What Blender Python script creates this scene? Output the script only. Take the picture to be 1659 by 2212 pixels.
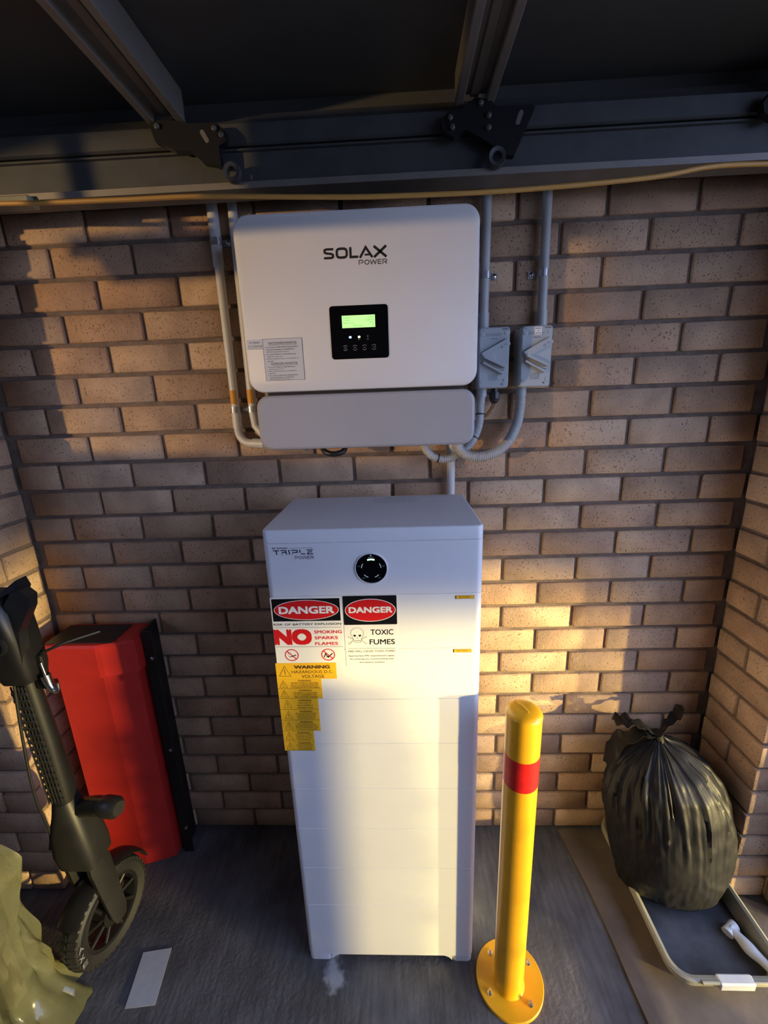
import bpy, math, random
from mathutils import Vector, Matrix, noise

for o in list(bpy.data.objects):
    bpy.data.objects.remove(o)
SC = bpy.context.scene
COL = SC.collection
random.seed(7)
R = math.radians

# ------------------------------------------------------------------ camera
cd = bpy.data.cameras.new('camera')
cam = bpy.data.objects.new('camera', cd)
COL.objects.link(cam)
cd.sensor_fit = 'VERTICAL'
cd.sensor_height = 24.0
cd.lens = 920.0 / 2212.0 * 24.0
cd.clip_start = 0.02
cam.location = (1.10204, -1.33333, 1.67314)
cam.rotation_euler = (1.310002, 0.034659, 0.029891)
SC.camera = cam

# ------------------------------------------------------------------ world (dusk sky)
W = bpy.data.worlds.new('dusk')
SC.world = W
W.use_nodes = True
bg = W.node_tree.nodes['Background']
bg.inputs[0].default_value = (0.42, 0.53, 0.90, 1)
bg.inputs[1].default_value = 6.0

# ------------------------------------------------------------------ lamps
def spot(name, loc, target, power, col, radius, cone, blend):
    l = bpy.data.lights.new(name, 'SPOT')
    l.energy = power
    l.color = col
    l.shadow_soft_size = radius
    l.spot_size = R(cone)
    l.spot_blend = blend
    o = bpy.data.objects.new(name, l)
    COL.objects.link(o)
    o.location = loc
    d = Vector(target) - Vector(loc)
    o.rotation_euler = d.to_track_quat('-Z', 'Y').to_euler()
    return o
# two low beams of a car parked out to the right, cut off about 1.2 m up the wall
spot('headlight', (9.4, -4.3, 0.72), (0.9, -0.25, -0.32), 6600, (1.0, 0.77, 0.28), 0.09, 19.0, 0.18)
spot('headlight', (8.8, -5.4, 0.72), (0.9, -0.25, -0.32), 5600, (1.0, 0.77, 0.28), 0.09, 19.0, 0.18)
# warm lamp away to the left, shining through the opening in the added side wall
spot('side_lamp', (-3.25, -3.9, 1.75), (0.25, 0.0, 1.85), 600, (1.0, 0.66, 0.28), 0.05, 27.0, 0.75)

SC.view_settings.view_transform = 'Standard'
SC.view_settings.look = 'None'
SC.view_settings.exposure = 0.0
SC.view_settings.gamma = 1.0
SC.view_settings.use_curve_mapping = False

# ------------------------------------------------------------------ materials
def mat(name, col, rough=0.5, metal=0.0, var=0.0, vscale=8.0, bump=0.0, bscale=60.0, coat=0.0, emit=None, estr=0.0, spec=0.5, streak=None, objcoord=True):
    m = bpy.data.materials.new(name)
    m.use_nodes = True
    nt = m.node_tree
    N, L = nt.nodes, nt.links
    b = N['Principled BSDF']
    b.inputs['Roughness'].default_value = rough
    b.inputs['Metallic'].default_value = metal
    b.inputs['Specular IOR Level'].default_value = spec
    b.inputs['Coat Weight'].default_value = coat
    b.inputs['Base Color'].default_value = (*col, 1)
    tc = N.new('ShaderNodeTexCoord')
    if var > 0:
        n = N.new('ShaderNodeTexNoise')
        n.inputs['Scale'].default_value = vscale
        n.inputs['Detail'].default_value = 5
        n.inputs['Roughness'].default_value = 0.6
        if streak:
            mp = N.new('ShaderNodeMapping')
            mp.inputs['Scale'].default_value = streak
            L.new(tc.outputs['Object'], mp.inputs[0])
            L.new(mp.outputs[0], n.inputs['Vector'])
        else:
            L.new(tc.outputs['Object'], n.inputs['Vector'])
        r = N.new('ShaderNodeValToRGB')
        r.color_ramp.elements[0].position = 0.3
        r.color_ramp.elements[1].position = 0.7
        r.color_ramp.elements[0].color = (*[c * (1 - var) for c in col], 1)
        r.color_ramp.elements[1].color = (*[min(1, c * (1 + var)) for c in col], 1)
        L.new(n.outputs['Fac'], r.inputs[0])
        L.new(r.outputs[0], b.inputs['Base Color'])
    if bump > 0:
        n2 = N.new('ShaderNodeTexNoise')
        n2.inputs['Scale'].default_value = bscale
        n2.inputs['Detail'].default_value = 4
        L.new(tc.outputs['Object'], n2.inputs['Vector'])
        bp = N.new('ShaderNodeBump')
        bp.inputs['Strength'].default_value = bump
        bp.inputs['Distance'].default_value = 0.004
        L.new(n2.outputs['Fac'], bp.inputs['Height'])
        L.new(bp.outputs[0], b.inputs['Normal'])
    if emit:
        b.inputs['Emission Color'].default_value = (*emit, 1)
        b.inputs['Emission Strength'].default_value = estr
    return m

def brick_material():
    m = bpy.data.materials.new('brick')
    m.use_nodes = True
    nt = m.node_tree
    N, L = nt.nodes, nt.links
    b = N['Principled BSDF']
    b.inputs['Roughness'].default_value = 0.9
    b.inputs['Specular IOR Level'].default_value = 0.2
    tc = N.new('ShaderNodeTexCoord')
    oi = N.new('ShaderNodeObjectInfo')
    ramp = N.new('ShaderNodeValToRGB')
    cr = ramp.color_ramp
    cols = [(0.0, (0.40, 0.27, 0.18)), (0.2, (0.47, 0.33, 0.215)), (0.45, (0.52, 0.37, 0.245)), (0.7, (0.55, 0.40, 0.27)), (0.9, (0.51, 0.355, 0.235)), (1.0, (0.46, 0.295, 0.185))]
    while len(cr.elements) < len(cols):
        cr.elements.new(0.5)
    for e, (p, c) in zip(cr.elements, cols):
        e.position = p
        e.color = (*c, 1)
    L.new(oi.outputs['Random'], ramp.inputs[0])
    # shift the texture from brick to brick
    off = N.new('ShaderNodeVectorMath'); off.operation = 'MULTIPLY_ADD'
    cmb = N.new('ShaderNodeCombineXYZ')
    for i in range(3):
        L.new(oi.outputs['Random'], cmb.inputs[i])
    L.new(cmb.outputs[0], off.inputs[0])
    off.inputs[1].default_value = (37, 53, 71)
    L.new(tc.outputs['Object'], off.inputs[2])
    n1 = N.new('ShaderNodeTexNoise'); n1.inputs['Scale'].default_value = 9; n1.inputs['Detail'].default_value = 6
    L.new(off.outputs[0], n1.inputs['Vector'])
    mix = N.new('ShaderNodeMix'); mix.data_type = 'RGBA'; mix.blend_type = 'MULTIPLY'
    r1 = N.new('ShaderNodeValToRGB')
    r1.color_ramp.elements[0].position = 0.3; r1.color_ramp.elements[0].color = (0.74, 0.70, 0.70, 1)
    r1.color_ramp.elements[1].position = 0.7; r1.color_ramp.elements[1].color = (1.15, 1.12, 1.08, 1)
    L.new(n1.outputs['Fac'], r1.inputs[0])
    mix.inputs[0].default_value = 1.0
    L.new(ramp.outputs[0], mix.inputs[6]); L.new(r1.outputs[0], mix.inputs[7])
    # dark ironspot pits
    n2 = N.new('ShaderNodeTexNoise'); n2.inputs['Scale'].default_value = 240; n2.inputs['Detail'].default_value = 3
    mp = N.new('ShaderNodeMapping'); mp.inputs['Scale'].default_value = (1.0, 1.0, 0.7)
    L.new(off.outputs[0], mp.inputs[0]); L.new(mp.outputs[0], n2.inputs['Vector'])
    r2 = N.new('ShaderNodeValToRGB')
    r2.color_ramp.elements[0].position = 0.62; r2.color_ramp.elements[0].color = (0, 0, 0, 1)
    r2.color_ramp.elements[1].position = 0.69; r2.color_ramp.elements[1].color = (1, 1, 1, 1)
    L.new(n2.outputs['Fac'], r2.inputs[0])
    mix2 = N.new('ShaderNodeMix'); mix2.data_type = 'RGBA'
    L.new(r2.outputs[0], mix2.inputs[0]); L.new(mix.outputs[2], mix2.inputs[6])
    mix2.inputs[7].default_value = (0.16, 0.10, 0.07, 1)
    L.new(mix2.outputs[2], b.inputs['Base Color'])
    bp = N.new('ShaderNodeBump'); bp.inputs['Strength'].default_value = 0.55; bp.inputs['Distance'].default_value = 0.003
    sub = N.new('ShaderNodeMath'); sub.operation = 'SUBTRACT'
    n3 = N.new('ShaderNodeTexNoise'); n3.inputs['Scale'].default_value = 120; n3.inputs['Detail'].default_value = 5
    L.new(off.outputs[0], n3.inputs['Vector'])
    L.new(n3.outputs['Fac'], sub.inputs[0]); L.new(r2.outputs[0], sub.inputs[1])
    L.new(sub.outputs[0], bp.inputs['Height']); L.new(bp.outputs[0], b.inputs['Normal'])
    return m

def floor_material():
    m = mat('concrete', (0.085, 0.085, 0.088), 0.75, var=0.42, vscale=5.0, bump=0.35, bscale=90)
    nt = m.node_tree; N, L = nt.nodes, nt.links
    b = N['Principled BSDF']
    base = b.inputs['Base Color'].links[0].from_socket
    tc = N.new('ShaderNodeTexCoord')
    # trowel streaks
    mp = N.new('ShaderNodeMapping'); mp.inputs['Scale'].default_value = (60, 7, 1)
    L.new(tc.outputs['Object'], mp.inputs[0])
    n = N.new('ShaderNodeTexNoise'); n.inputs['Scale'].default_value = 1.2; n.inputs['Detail'].default_value = 4
    L.new(mp.outputs[0], n.inputs['Vector'])
    r = N.new('ShaderNodeValToRGB')
    r.color_ramp.elements[0].position = 0.35; r.color_ramp.elements[0].color = (0.78, 0.78, 0.8, 1)
    r.color_ramp.elements[1].position = 0.72; r.color_ramp.elements[1].color = (1.22, 1.22, 1.25, 1)
    L.new(n.outputs['Fac'], r.inputs[0])
    mx = N.new('ShaderNodeMix'); mx.data_type = 'RGBA'; mx.blend_type = 'MULTIPLY'; mx.inputs[0].default_value = 1
    L.new(base, mx.inputs[6]); L.new(r.outputs[0], mx.inputs[7])
    # a pale paint splash in front of the battery's foot
    sb = N.new('ShaderNodeVectorMath'); sb.operation = 'DISTANCE'
    sb.inputs[1].default_value = (0.872, -0.458, 0.0)
    wob = N.new('ShaderNodeTexNoise'); wob.inputs['Scale'].default_value = 28; wob.inputs['Detail'].default_value = 4
    L.new(tc.outputs['Object'], wob.inputs['Vector'])
    ad = N.new('ShaderNodeVectorMath'); ad.operation = 'MULTIPLY_ADD'
    L.new(wob.outputs['Color'], ad.inputs[0]); ad.inputs[1].default_value = (0.08, 0.10, 0); ad.inputs[2].default_value = (0, 0, 0)
    ad2 = N.new('ShaderNodeVectorMath'); ad2.operation = 'ADD'
    sh = N.new('ShaderNodeVectorMath'); sh.operation = 'SUBTRACT'; sh.inputs[1].default_value = (0.04, 0.05, 0)
    L.new(ad.outputs[0], sh.inputs[0]); L.new(sh.outputs[0], ad2.inputs[0]); L.new(tc.outputs['Object'], ad2.inputs[1])
    L.new(ad2.outputs[0], sb.inputs[0])
    r3 = N.new('ShaderNodeValToRGB')
    r3.color_ramp.elements[0].position = 0.018; r3.color_ramp.elements[0].color = (0.75, 0.75, 0.75, 1)
    r3.color_ramp.elements[1].position = 0.04; r3.color_ramp.elements[1].color = (0, 0, 0, 1)
    L.new(sb.outputs['Value'], r3.inputs[0])
    mx2 = N.new('ShaderNodeMix'); mx2.data_type = 'RGBA'
    L.new(r3.outputs[0], mx2.inputs[0]); L.new(mx.outputs[2], mx2.inputs[6]); mx2.inputs[7].default_value = (0.42, 0.43, 0.46, 1)
    L.new(mx2.outputs[2], b.inputs['Base Color'])
    return m

M = dict(
    brick=brick_material(),
    mortar=mat('mortar', (0.17, 0.125, 0.095), 0.95, var=0.25, vscale=30, bump=0.5, bscale=150),
    concrete=floor_material(),
    ceiling=mat('ceiling', (0.05, 0.05, 0.05), 0.8),
    doorpanel=mat('door_panel', (0.075, 0.08, 0.08), 0.55, 0.3, var=0.12, vscale=3),
    doorsteel=mat('door_steel', (0.08, 0.083, 0.084), 0.5, 0.4, var=0.15, vscale=12),
    doorrib=mat('door_rib', (0.18, 0.165, 0.145), 0.5, 0.3, var=0.12, vscale=12),
    blackmetal=mat('black_metal', (0.012, 0.012, 0.013), 0.4, 0.2),
    galv=mat('galvanised', (0.42, 0.42, 0.42), 0.35, 0.8, var=0.2, vscale=40),
    chrome=mat('bright_metal', (0.7, 0.7, 0.68), 0.22, 1.0),
    batt=mat('battery_white', (0.76, 0.765, 0.77), 0.42, var=0.02, vscale=6, bump=0.03, bscale=700),
    invw=mat('inverter_white', (0.70, 0.69, 0.665), 0.45, var=0.02, vscale=6, bump=0.05, bscale=600),
    invg=mat('inverter_grey', (0.36, 0.365, 0.385), 0.45, var=0.03, vscale=6, bump=0.05, bscale=600),
    gap=mat('dark_gap', (0.02, 0.02, 0.02), 0.8),
    black=mat('black_plastic', (0.015, 0.015, 0.016), 0.4),
    glass=mat('black_glass', (0.003, 0.003, 0.004), 0.25, spec=0.12),
    screen=mat('lcd_screen', (0.3, 0.5, 0.2), 0.4, emit=(0.50, 0.95, 0.30), estr=0.95),
    lcdink=mat('lcd_ink', (0.10, 0.25, 0.07), 0.6, emit=(0.16, 0.42, 0.12), estr=0.8),
    ledb=mat('led_blue', (0.2, 0.4, 0.9), 0.3, emit=(0.25, 0.5, 1.0), estr=9),
    ledg=mat('led_green', (0.3, 0.9, 0.3), 0.3, emit=(0.45, 1.0, 0.35), estr=6),
    ledr=mat('led_ring_green', (0.3, 0.9, 0.5), 0.3, emit=(0.35, 1.0, 0.5), estr=4),
    ledw=mat('ring_dash', (0.45, 0.55, 0.5), 0.4, emit=(0.4, 0.55, 0.48), estr=0.35),
    icon=mat('icon_grey', (0.30, 0.30, 0.31), 0.5),
    ink=mat('ink_black', (0.012, 0.012, 0.012), 0.5),
    inkn=mat('ink_navy', (0.012, 0.016, 0.035), 0.5),
    inkb=mat('ink_brown', (0.09, 0.035, 0.008), 0.6),
    inkg=mat('ink_grey', (0.10, 0.105, 0.11), 0.6),
    stw=mat('sticker_white', (0.80, 0.79, 0.76), 0.35),
    stgrey=mat('sticker_pale', (0.63, 0.62, 0.60), 0.4),
    stk=mat('sticker_black', (0.006, 0.006, 0.006), 0.3),
    stred=mat('sticker_red', (0.60, 0.012, 0.014), 0.35),
    sty=mat('sticker_yellow', (0.84, 0.47, 0.02), 0.4),
    sto=mat('sticker_orange', (0.62, 0.27, 0.015), 0.5),
    edge=mat('sticker_edge', (0.20, 0.19, 0.18), 0.6),
    pvc=mat('grey_pvc', (0.44, 0.45, 0.43), 0.4, var=0.04, vscale=20),
    pvcw=mat('white_pvc', (0.60, 0.59, 0.55), 0.4, var=0.04, vscale=20),
    iso=mat('isolator_grey', (0.40, 0.44, 0.445), 0.35),
    wireor=mat('orange_cable', (0.55, 0.30, 0.07), 0.5),
    wirebr=mat('brown_wire', (0.16, 0.05, 0.025), 0.5),
    yellow=mat('yellow_paint', (0.72, 0.36, 0.008), 0.35, var=0.06, vscale=14, coat=0.3),
    redtape=mat('red_tape', (0.62, 0.012, 0.010), 0.4, var=0.18, vscale=60),
    redbox=mat('red_plastic', (0.46, 0.022, 0.017), 0.5, var=0.1, vscale=10, bump=0.08, bscale=300),
    binbag=mat('bin_bag_black', (0.011, 0.011, 0.012), 0.48, bump=0.12, bscale=60, spec=0.22),
    cream=mat('cream_plastic', (0.29, 0.275, 0.19), 0.45, var=0.15, vscale=15),
    whitep=mat('white_plastic', (0.66, 0.67, 0.62), 0.4, var=0.08, vscale=30),
    mattm=mat('dark_mat', (0.06, 0.062, 0.066), 0.8, var=0.5, vscale=9, bump=0.2, bscale=120),
    card=mat('cardboard', (0.125, 0.10, 0.08), 0.85, var=0.28, vscale=7, bump=0.15, bscale=60),
    paper=mat('grey_paper', (0.40, 0.42, 0.47), 0.7, var=0.08, vscale=30),
    rubber=mat('rubber', (0.010, 0.0095, 0.009), 0.6, var=0.3, vscale=30),
    scoot=mat('scooter_black', (0.008, 0.0077, 0.007), 0.42, var=0.25, vscale=14),
    scootg=mat('scooter_grey', (0.016, 0.0155, 0.013), 0.42, var=0.25, vscale=18),
)
def plastic_film():
    m = mat('clear_film', (0.15, 0.15, 0.075), 0.22, var=0.4, vscale=6, bump=0.4, bscale=14, coat=0.5)
    nt = m.node_tree; N, L = nt.nodes, nt.links
    b = N['Principled BSDF']
    out = N['Material Output']
    tr = N.new('ShaderNodeBsdfTransparent'); tr.inputs[0].default_value = (0.9, 0.88, 0.7, 1)
    mx = N.new('ShaderNodeMixShader'); mx.inputs[0].default_value = 0.6
    L.new(tr.outputs[0], mx.inputs[1]); L.new(b.outputs[0], mx.inputs[2]); L.new(mx.outputs[0], out.inputs[0])
    return m
M['film'] = plastic_film()

# ------------------------------------------------------------------ mesh helpers
class MB:
    def __init__(s):
        s.v = []; s.f = []; s.m = []
    def add(s, vs, fs, mi=0):
        o = len(s.v)
        s.v += [tuple(p) for p in vs]
        s.f += [tuple(i + o for i in f) for f in fs]
        s.m += [mi] * len(fs)
        return s
    def box(s, lo, hi, b=0.0, mi=0, jit=0.0):
        (x0, y0, z0), (x1, y1, z1) = lo, hi
        if b <= 0:
            vs = [(x, y, z) for x in (x0, x1) for y in (y0, y1) for z in (z0, z1)]
            return s.add(vs, [(0, 1, 3, 2), (4, 6, 7, 5), (0, 4, 5, 1), (2, 3, 7, 6), (0, 2, 6, 4), (1, 5, 7, 3)], mi)
        vs = []; idx = {}
        for i, sx in enumerate((-1, 1)):
            for j, sy in enumerate((-1, 1)):
                for k, sz in enumerate((-1, 1)):
                    c = ((x0, x1)[i], (y0, y1)[j], (z0, z1)[k])
                    for ax in range(3):
                        p = [c[0] - sx * b, c[1] - sy * b, c[2] - sz * b]
                        p[ax] = c[ax]
                        if jit:
                            p = [q + random.uniform(-jit, jit) for q in p]
                        idx[(i, j, k, ax)] = len(vs)
                        vs.append(p)
        fs = []
        for ax in range(3):
            a, c = [q for q in range(3) if q != ax]
            for side in (0, 1):
                q = []
                for (u, w) in ((0, 0), (1, 0), (1, 1), (0, 1)):
                    t = [0, 0, 0]; t[ax] = side; t[a] = u; t[c] = w
                    q.append(idx[(*t, ax)])
                flip = (side == 0) != (ax == 1)
                fs.append(tuple(reversed(q)) if flip else tuple(q))
        for ax in range(3):
            a, c = [q for q in range(3) if q != ax]
            for u in (0, 1):
                for w in (0, 1):
                    t0 = [0, 0, 0]; t1 = [0, 0, 0]
                    t0[a] = t1[a] = u; t0[c] = t1[c] = w; t1[ax] = 1
                    fs.append((idx[(*t0, a)], idx[(*t1, a)], idx[(*t1, c)], idx[(*t0, c)]))
        for i in (0, 1):
            for j in (0, 1):
                for k in (0, 1):
                    fs.append((idx[(i, j, k, 0)], idx[(i, j, k, 1)], idx[(i, j, k, 2)]))
        return s.add(vs, fs, mi)
    def loft(s, rings, cap0=True, cap1=True, mi=0, closed=True):
        n = len(rings[0]); vs = [p for r in rings for p in r]; fs = []
        for a in range(len(rings) - 1):
            for i in range(n if closed else n - 1):
                j = (i + 1) % n
                fs.append((a * n + i, a * n + j, (a + 1) * n + j, (a + 1) * n + i))
        if cap0: fs.append(tuple(reversed(range(n))))
        if cap1: fs.append(tuple((len(rings) - 1) * n + i for i in range(n)))
        return s.add(vs, fs, mi)
    def tube(s, pts, r, seg=12, mi=0, caps=True):
        pts = [Vector(p) for p in pts]
        rr_ = r if callable(r) else (lambda i: r)
        rings = []; t0 = (pts[1] - pts[0]).normalized()
        up = Vector((0, 0, 1)) if abs(t0.z) < 0.9 else Vector((1, 0, 0))
        nrm = t0.cross(up).normalized()
        for i, p in enumerate(pts):
            t = (pts[min(i + 1, len(pts) - 1)] - pts[max(i - 1, 0)]).normalized()
            nrm = (nrm - t * nrm.dot(t)).normalized()
            bn = t.cross(nrm)
            rad = rr_(i)
            rings.append([p + nrm * math.cos(2 * math.pi * k / seg) * rad + bn * math.sin(2 * math.pi * k / seg) * rad for k in range(seg)])
        return s.loft(rings, caps, caps, mi)
    def cyl(s, a, b, r, seg=16, mi=0, r2=None):
        q = [a, b]
        return s.tube(q, (lambda i: r if i == 0 else (r if r2 is None else r2)), seg, mi)
    def prism(s, outline, fn, d0, d1, mi=0):
        """outline: 2-D points; fn(u, w, d) -> 3-D point."""
        return s.loft([[fn(u, w, d0) for u, w in outline], [fn(u, w, d1) for u, w in outline]], True, True, mi)
    def lathe(s, prof, c, axis='z', seg=24, mi=0, cap0=True, cap1=True):
        rings = []
        for r, h in prof:
            ring = []
            for k in range(seg):
                a = 2 * math.pi * k / seg
                if axis == 'z': ring.append((c[0] + r * math.cos(a), c[1] + r * math.sin(a), c[2] + h))
                elif axis == 'y': ring.append((c[0] + r * math.cos(a), c[1] + h, c[2] + r * math.sin(a)))
                else: ring.append((c[0] + h, c[1] + r * math.cos(a), c[2] + r * math.sin(a)))
            rings.append(ring)
        return s.loft(rings, cap0, cap1, mi)
    def mesh(s, name, mats, smooth=None):
        me = bpy.data.meshes.new(name)
        me.from_pydata(s.v, [], s.f)
        for m in (mats if isinstance(mats, (list, tuple)) else [mats]):
            me.materials.append(m)
        me.polygons.foreach_set('material_index', s.m)
        import bmesh
        bm = bmesh.new(); bm.from_mesh(me)
        bmesh.ops.recalc_face_normals(bm, faces=bm.faces)
        bm.to_mesh(me); bm.free()
        if smooth is not None:
            me.polygons.foreach_set('use_smooth', [True] * len(me.polygons))
            me.set_sharp_from_angle(angle=R(smooth))
        me.update()
        return me
    def build(s, name, mats, parent=None, smooth=None, label=None):
        o = bpy.data.objects.new(name, s.mesh(name, mats, smooth))
        COL.objects.link(o)
        if parent is not None:
            o.parent = parent
            o.matrix_parent_inverse = parent.matrix_world.inverted() if False else Matrix.Translation(-parent_loc(parent))
        if label: o['label'] = label
        return o

def parent_loc(p):
    l = Vector(p.location)
    if p.parent is not None:
        l = l + parent_loc(p.parent) + Vector(p.matrix_parent_inverse.translation)
    return l

def thing(name, label, cat, loc, group=None):
    o = bpy.data.objects.new(name, None)
    COL.objects.link(o)
    o.empty_display_size = 0.05
    o.location = loc
    o['label'] = label; o['category'] = cat
    if group: o['group'] = group
    return o
def tag(o, label, cat, group=None):
    o['label'] = label; o['category'] = cat
    if group: o['group'] = group
    return o
def struct(o):
    o['kind'] = 'structure'
    return o

def rrect(x0, x1, z0, z1, r, n=6):
    r = min(r, (x1 - x0) / 2, (z1 - z0) / 2)
    pts = []
    for cx, cz, a0 in ((x1 - r, z1 - r, 0), (x0 + r, z1 - r, 90), (x0 + r, z0 + r, 180), (x1 - r, z0 + r, 270)):
        for k in range(n + 1):
            a = R(a0 + 90 * k / n)
            pts.append((cx + r * math.cos(a), cz + r * math.sin(a)))
    return pts
def rings_y(specs, n=6):
    """specs: (y, x0, x1, z0, z1, r) -> rings in the XZ plane."""
    return [[(x, y, z) for x, z in rrect(x0, x1, z0, z1, r, n)] for (y, x0, x1, z0, z1, r) in specs]
def rings_z(specs, n=5):
    return [[(x, y, z) for x, y in rrect(x0, x1, y0, y1, r, n)] for (z, x0, x1, y0, y1, r) in specs]
def ell(cx, cz, a, b, n=40):
    return [(cx + a * math.cos(2 * math.pi * k / n), cz + b * math.sin(2 * math.pi * k / n)) for k in range(n)]

def smooth_path(pts, n=10):
    P = [Vector(p) for p in pts]
    P = [P[0] * 2 - P[1]] + P + [P[-1] * 2 - P[-2]]
    out = []
    for i in range(1, len(P) - 2):
        a, b, c, d = P[i - 1:i + 3]
        for k in range(n):
            t = k / n
            out.append(0.5 * ((2 * b) + (c - a) * t + (2 * a - 5 * b + 4 * c - d) * t * t + (3 * b - a - 3 * c + d) * t ** 3))
    out.append(P[-2])
    return out
def resample(pts, step):
    out = [pts[0].copy()]; acc = 0.0
    for i in range(len(pts) - 1):
        a, b = pts[i], pts[i + 1]; l = (b - a).length; d = step - acc
        while d <= l:
            out.append(a.lerp(b, d / l)); d += step
        acc = l - (d - step)
    return out

# flat print on an XZ plane facing -Y: everything lands in an MB at depth y
_font_cache = {}
def glyphs(text, bold=0.0, wide=1.0):
    key = text
    if key in _font_cache: return _font_cache[key]
    c = bpy.data.curves.new('t', 'FONT')
    c.body = text; c.size = 1.0; c.resolution_u = 3; c.fill_mode = 'FRONT'
    o = bpy.data.objects.new('t', c)
    COL.objects.link(o)
    dg = bpy.context.evaluated_depsgraph_get()
    dg.update()
    me = o.evaluated_get(dg).to_mesh()
    vs = [(v.co.x, v.co.y) for v in me.vertices]; fs = [tuple(p.vertices) for p in me.polygons]
    o.evaluated_get(dg).to_mesh_clear()
    bpy.data.objects.remove(o); bpy.data.curves.remove(c)
    _font_cache[key] = (vs, fs)
    return vs, fs
def txt(mb, text, x0, x1, z0, z1, y, bold=0.0, mi=0, fn=None):
    vs, fs = glyphs(text, bold)
    if not vs: return
    ax0 = min(v[0] for v in vs); ax1 = max(v[0] for v in vs); az0 = min(v[1] for v in vs); az1 = max(v[1] for v in vs)
    b = bold if bold > 0.003 else 0.0
    ax0 -= b; ax1 += b; az0 -= b; az1 += b
    sx, sz = (x1 - x0) / (ax1 - ax0), (z1 - z0) / (az1 - az0)
    # heavier weights: the glyph is laid down again a little up, down, left and right
    for n, (du, dw) in enumerate(((0, 0), (b, b), (-b, b), (b, -b), (-b, -b)) if b > 0.003 else ((0, 0),)):
        P = []
        for u, w in vs:
            x = x0 + (u - ax0 + du) * sx; z = z0 + (w - az0 + dw) * sz
            P.append(fn(x, z) if fn else (x, y - n * 2e-6, z))
        mb.add(P, fs, mi)
def flat(mb, outline, y, mi=0):
    mb.add([(x, y, z) for x, z in outline], [tuple(range(len(outline)))], mi)
def ring2(mb, outer, inner, y, mi=0):
    n = len(outer)
    mb.add([(x, y, z) for x, z in outer] + [(x, y, z) for x, z in inner], [(i, (i + 1) % n, n + (i + 1) % n, n + i) for i in range(n)], mi)
def stroke(mb, pts, w, y, mi=0, closed=False):
    P = [Vector((p[0], p[1])) for p in pts]; n = len(P); Lf = []; Rt = []
    for i in range(n):
        a = P[(i - 1) % n] if (closed or i > 0) else None
        b = P[(i + 1) % n] if (closed or i < n - 1) else None
        d0 = (P[i] - a).normalized() if a is not None else None
        d1 = (b - P[i]).normalized() if b is not None else None
        if d0 is None: d0 = d1
        if d1 is None: d1 = d0
        n0 = Vector((-d0.y, d0.x)); n1 = Vector((-d1.y, d1.x)); mt = n0 + n1
        mt = n0 if mt.length < 1e-6 else mt.normalized()
        k = w / 2 / max(0.45, mt.dot(n0))
        Lf.append(P[i] + mt * k); Rt.append(P[i] - mt * k)
    vs = [(q.x, y, q.y) for q in Lf] + [(q.x, y, q.y) for q in Rt]
    fs = [(i, (i + 1) % n, n + (i + 1) % n, n + i) for i in range(n if closed else n - 1)]
    mb.add(vs, fs, mi)
def arc(cx, cz, a, b, t0, t1, n=10):
    return [(cx + a * math.cos(R(t0 + (t1 - t0) * k / n)), cz + b * math.sin(R(t0 + (t1 - t0) * k / n))) for k in range(n + 1)]
def plate(x0, x1, z0, z1, y, t, r=0.0):
    mb = MB()
    o = rrect(x0, x1, z0, z1, r, 3) if r > 0 else [(x0, z0), (x1, z0), (x1, z1), (x0, z1)]
    mb.prism(o, lambda u, w, d: (u, d, w), y, y + t)
    return mb

# ------------------------------------------------------------------ brickwork
HM, LM, J = 0.0885, 0.24, 0.0115         # course height, brick module, joint
XL, XR, YP = -0.140, 2.178, -0.240       # alcove corners, front of the two piers
TOP = 2.62
_bm = {}
def brick(parent, lo, hi):
    size = tuple(round(hi[i] - lo[i], 3) for i in range(3))
    var = random.randrange(4)
    key = (size, var)
    if key not in _bm:
        mb = MB(); h = [q / 2 for q in size]
        mb.box([-q for q in h], h, 0.0032, 0, 0.0011)
        _bm[key] = mb.mesh('brick', M['brick'], 60)
    o = bpy.data.objects.new('brick', _bm[key])
    COL.objects.link(o)
    o.location = [(hi[i] + lo[i]) / 2 + (random.uniform(-0.0012, 0.0012) if i == 1 else 0) for i in range(3)]
    if random.random() < 0.5: o.rotation_euler = (0, R(180), 0)
    o.parent = parent
    return o
ROWS = 29
def zrow(r): return 0.04425 + HM * r - (HM - J) / 2, 0.04425 + HM * r + (HM - J) / 2

wb = struct(MB().box((XL - 0.25, 0.0085, -0.02), (XR + 0.25, 0.16, TOP)).build('wall_back', M['mortar']))
for r in range(ROWS):
    z0, z1 = zrow(r)
    s = 0.0 if r % 2 == 0 else LM / 2
    k = -1
    while True:
        a = k * LM + s + J / 2; b = a + LM - J
        k += 1
        if a > XR: break
        a = max(a, XL + 0.004); b = min(b, XR - 0.004)
        if b - a < 0.03: continue
        brick(wb, (round(a, 3), 0.0, z0), (round(b, 3), 0.055, z1))

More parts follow.
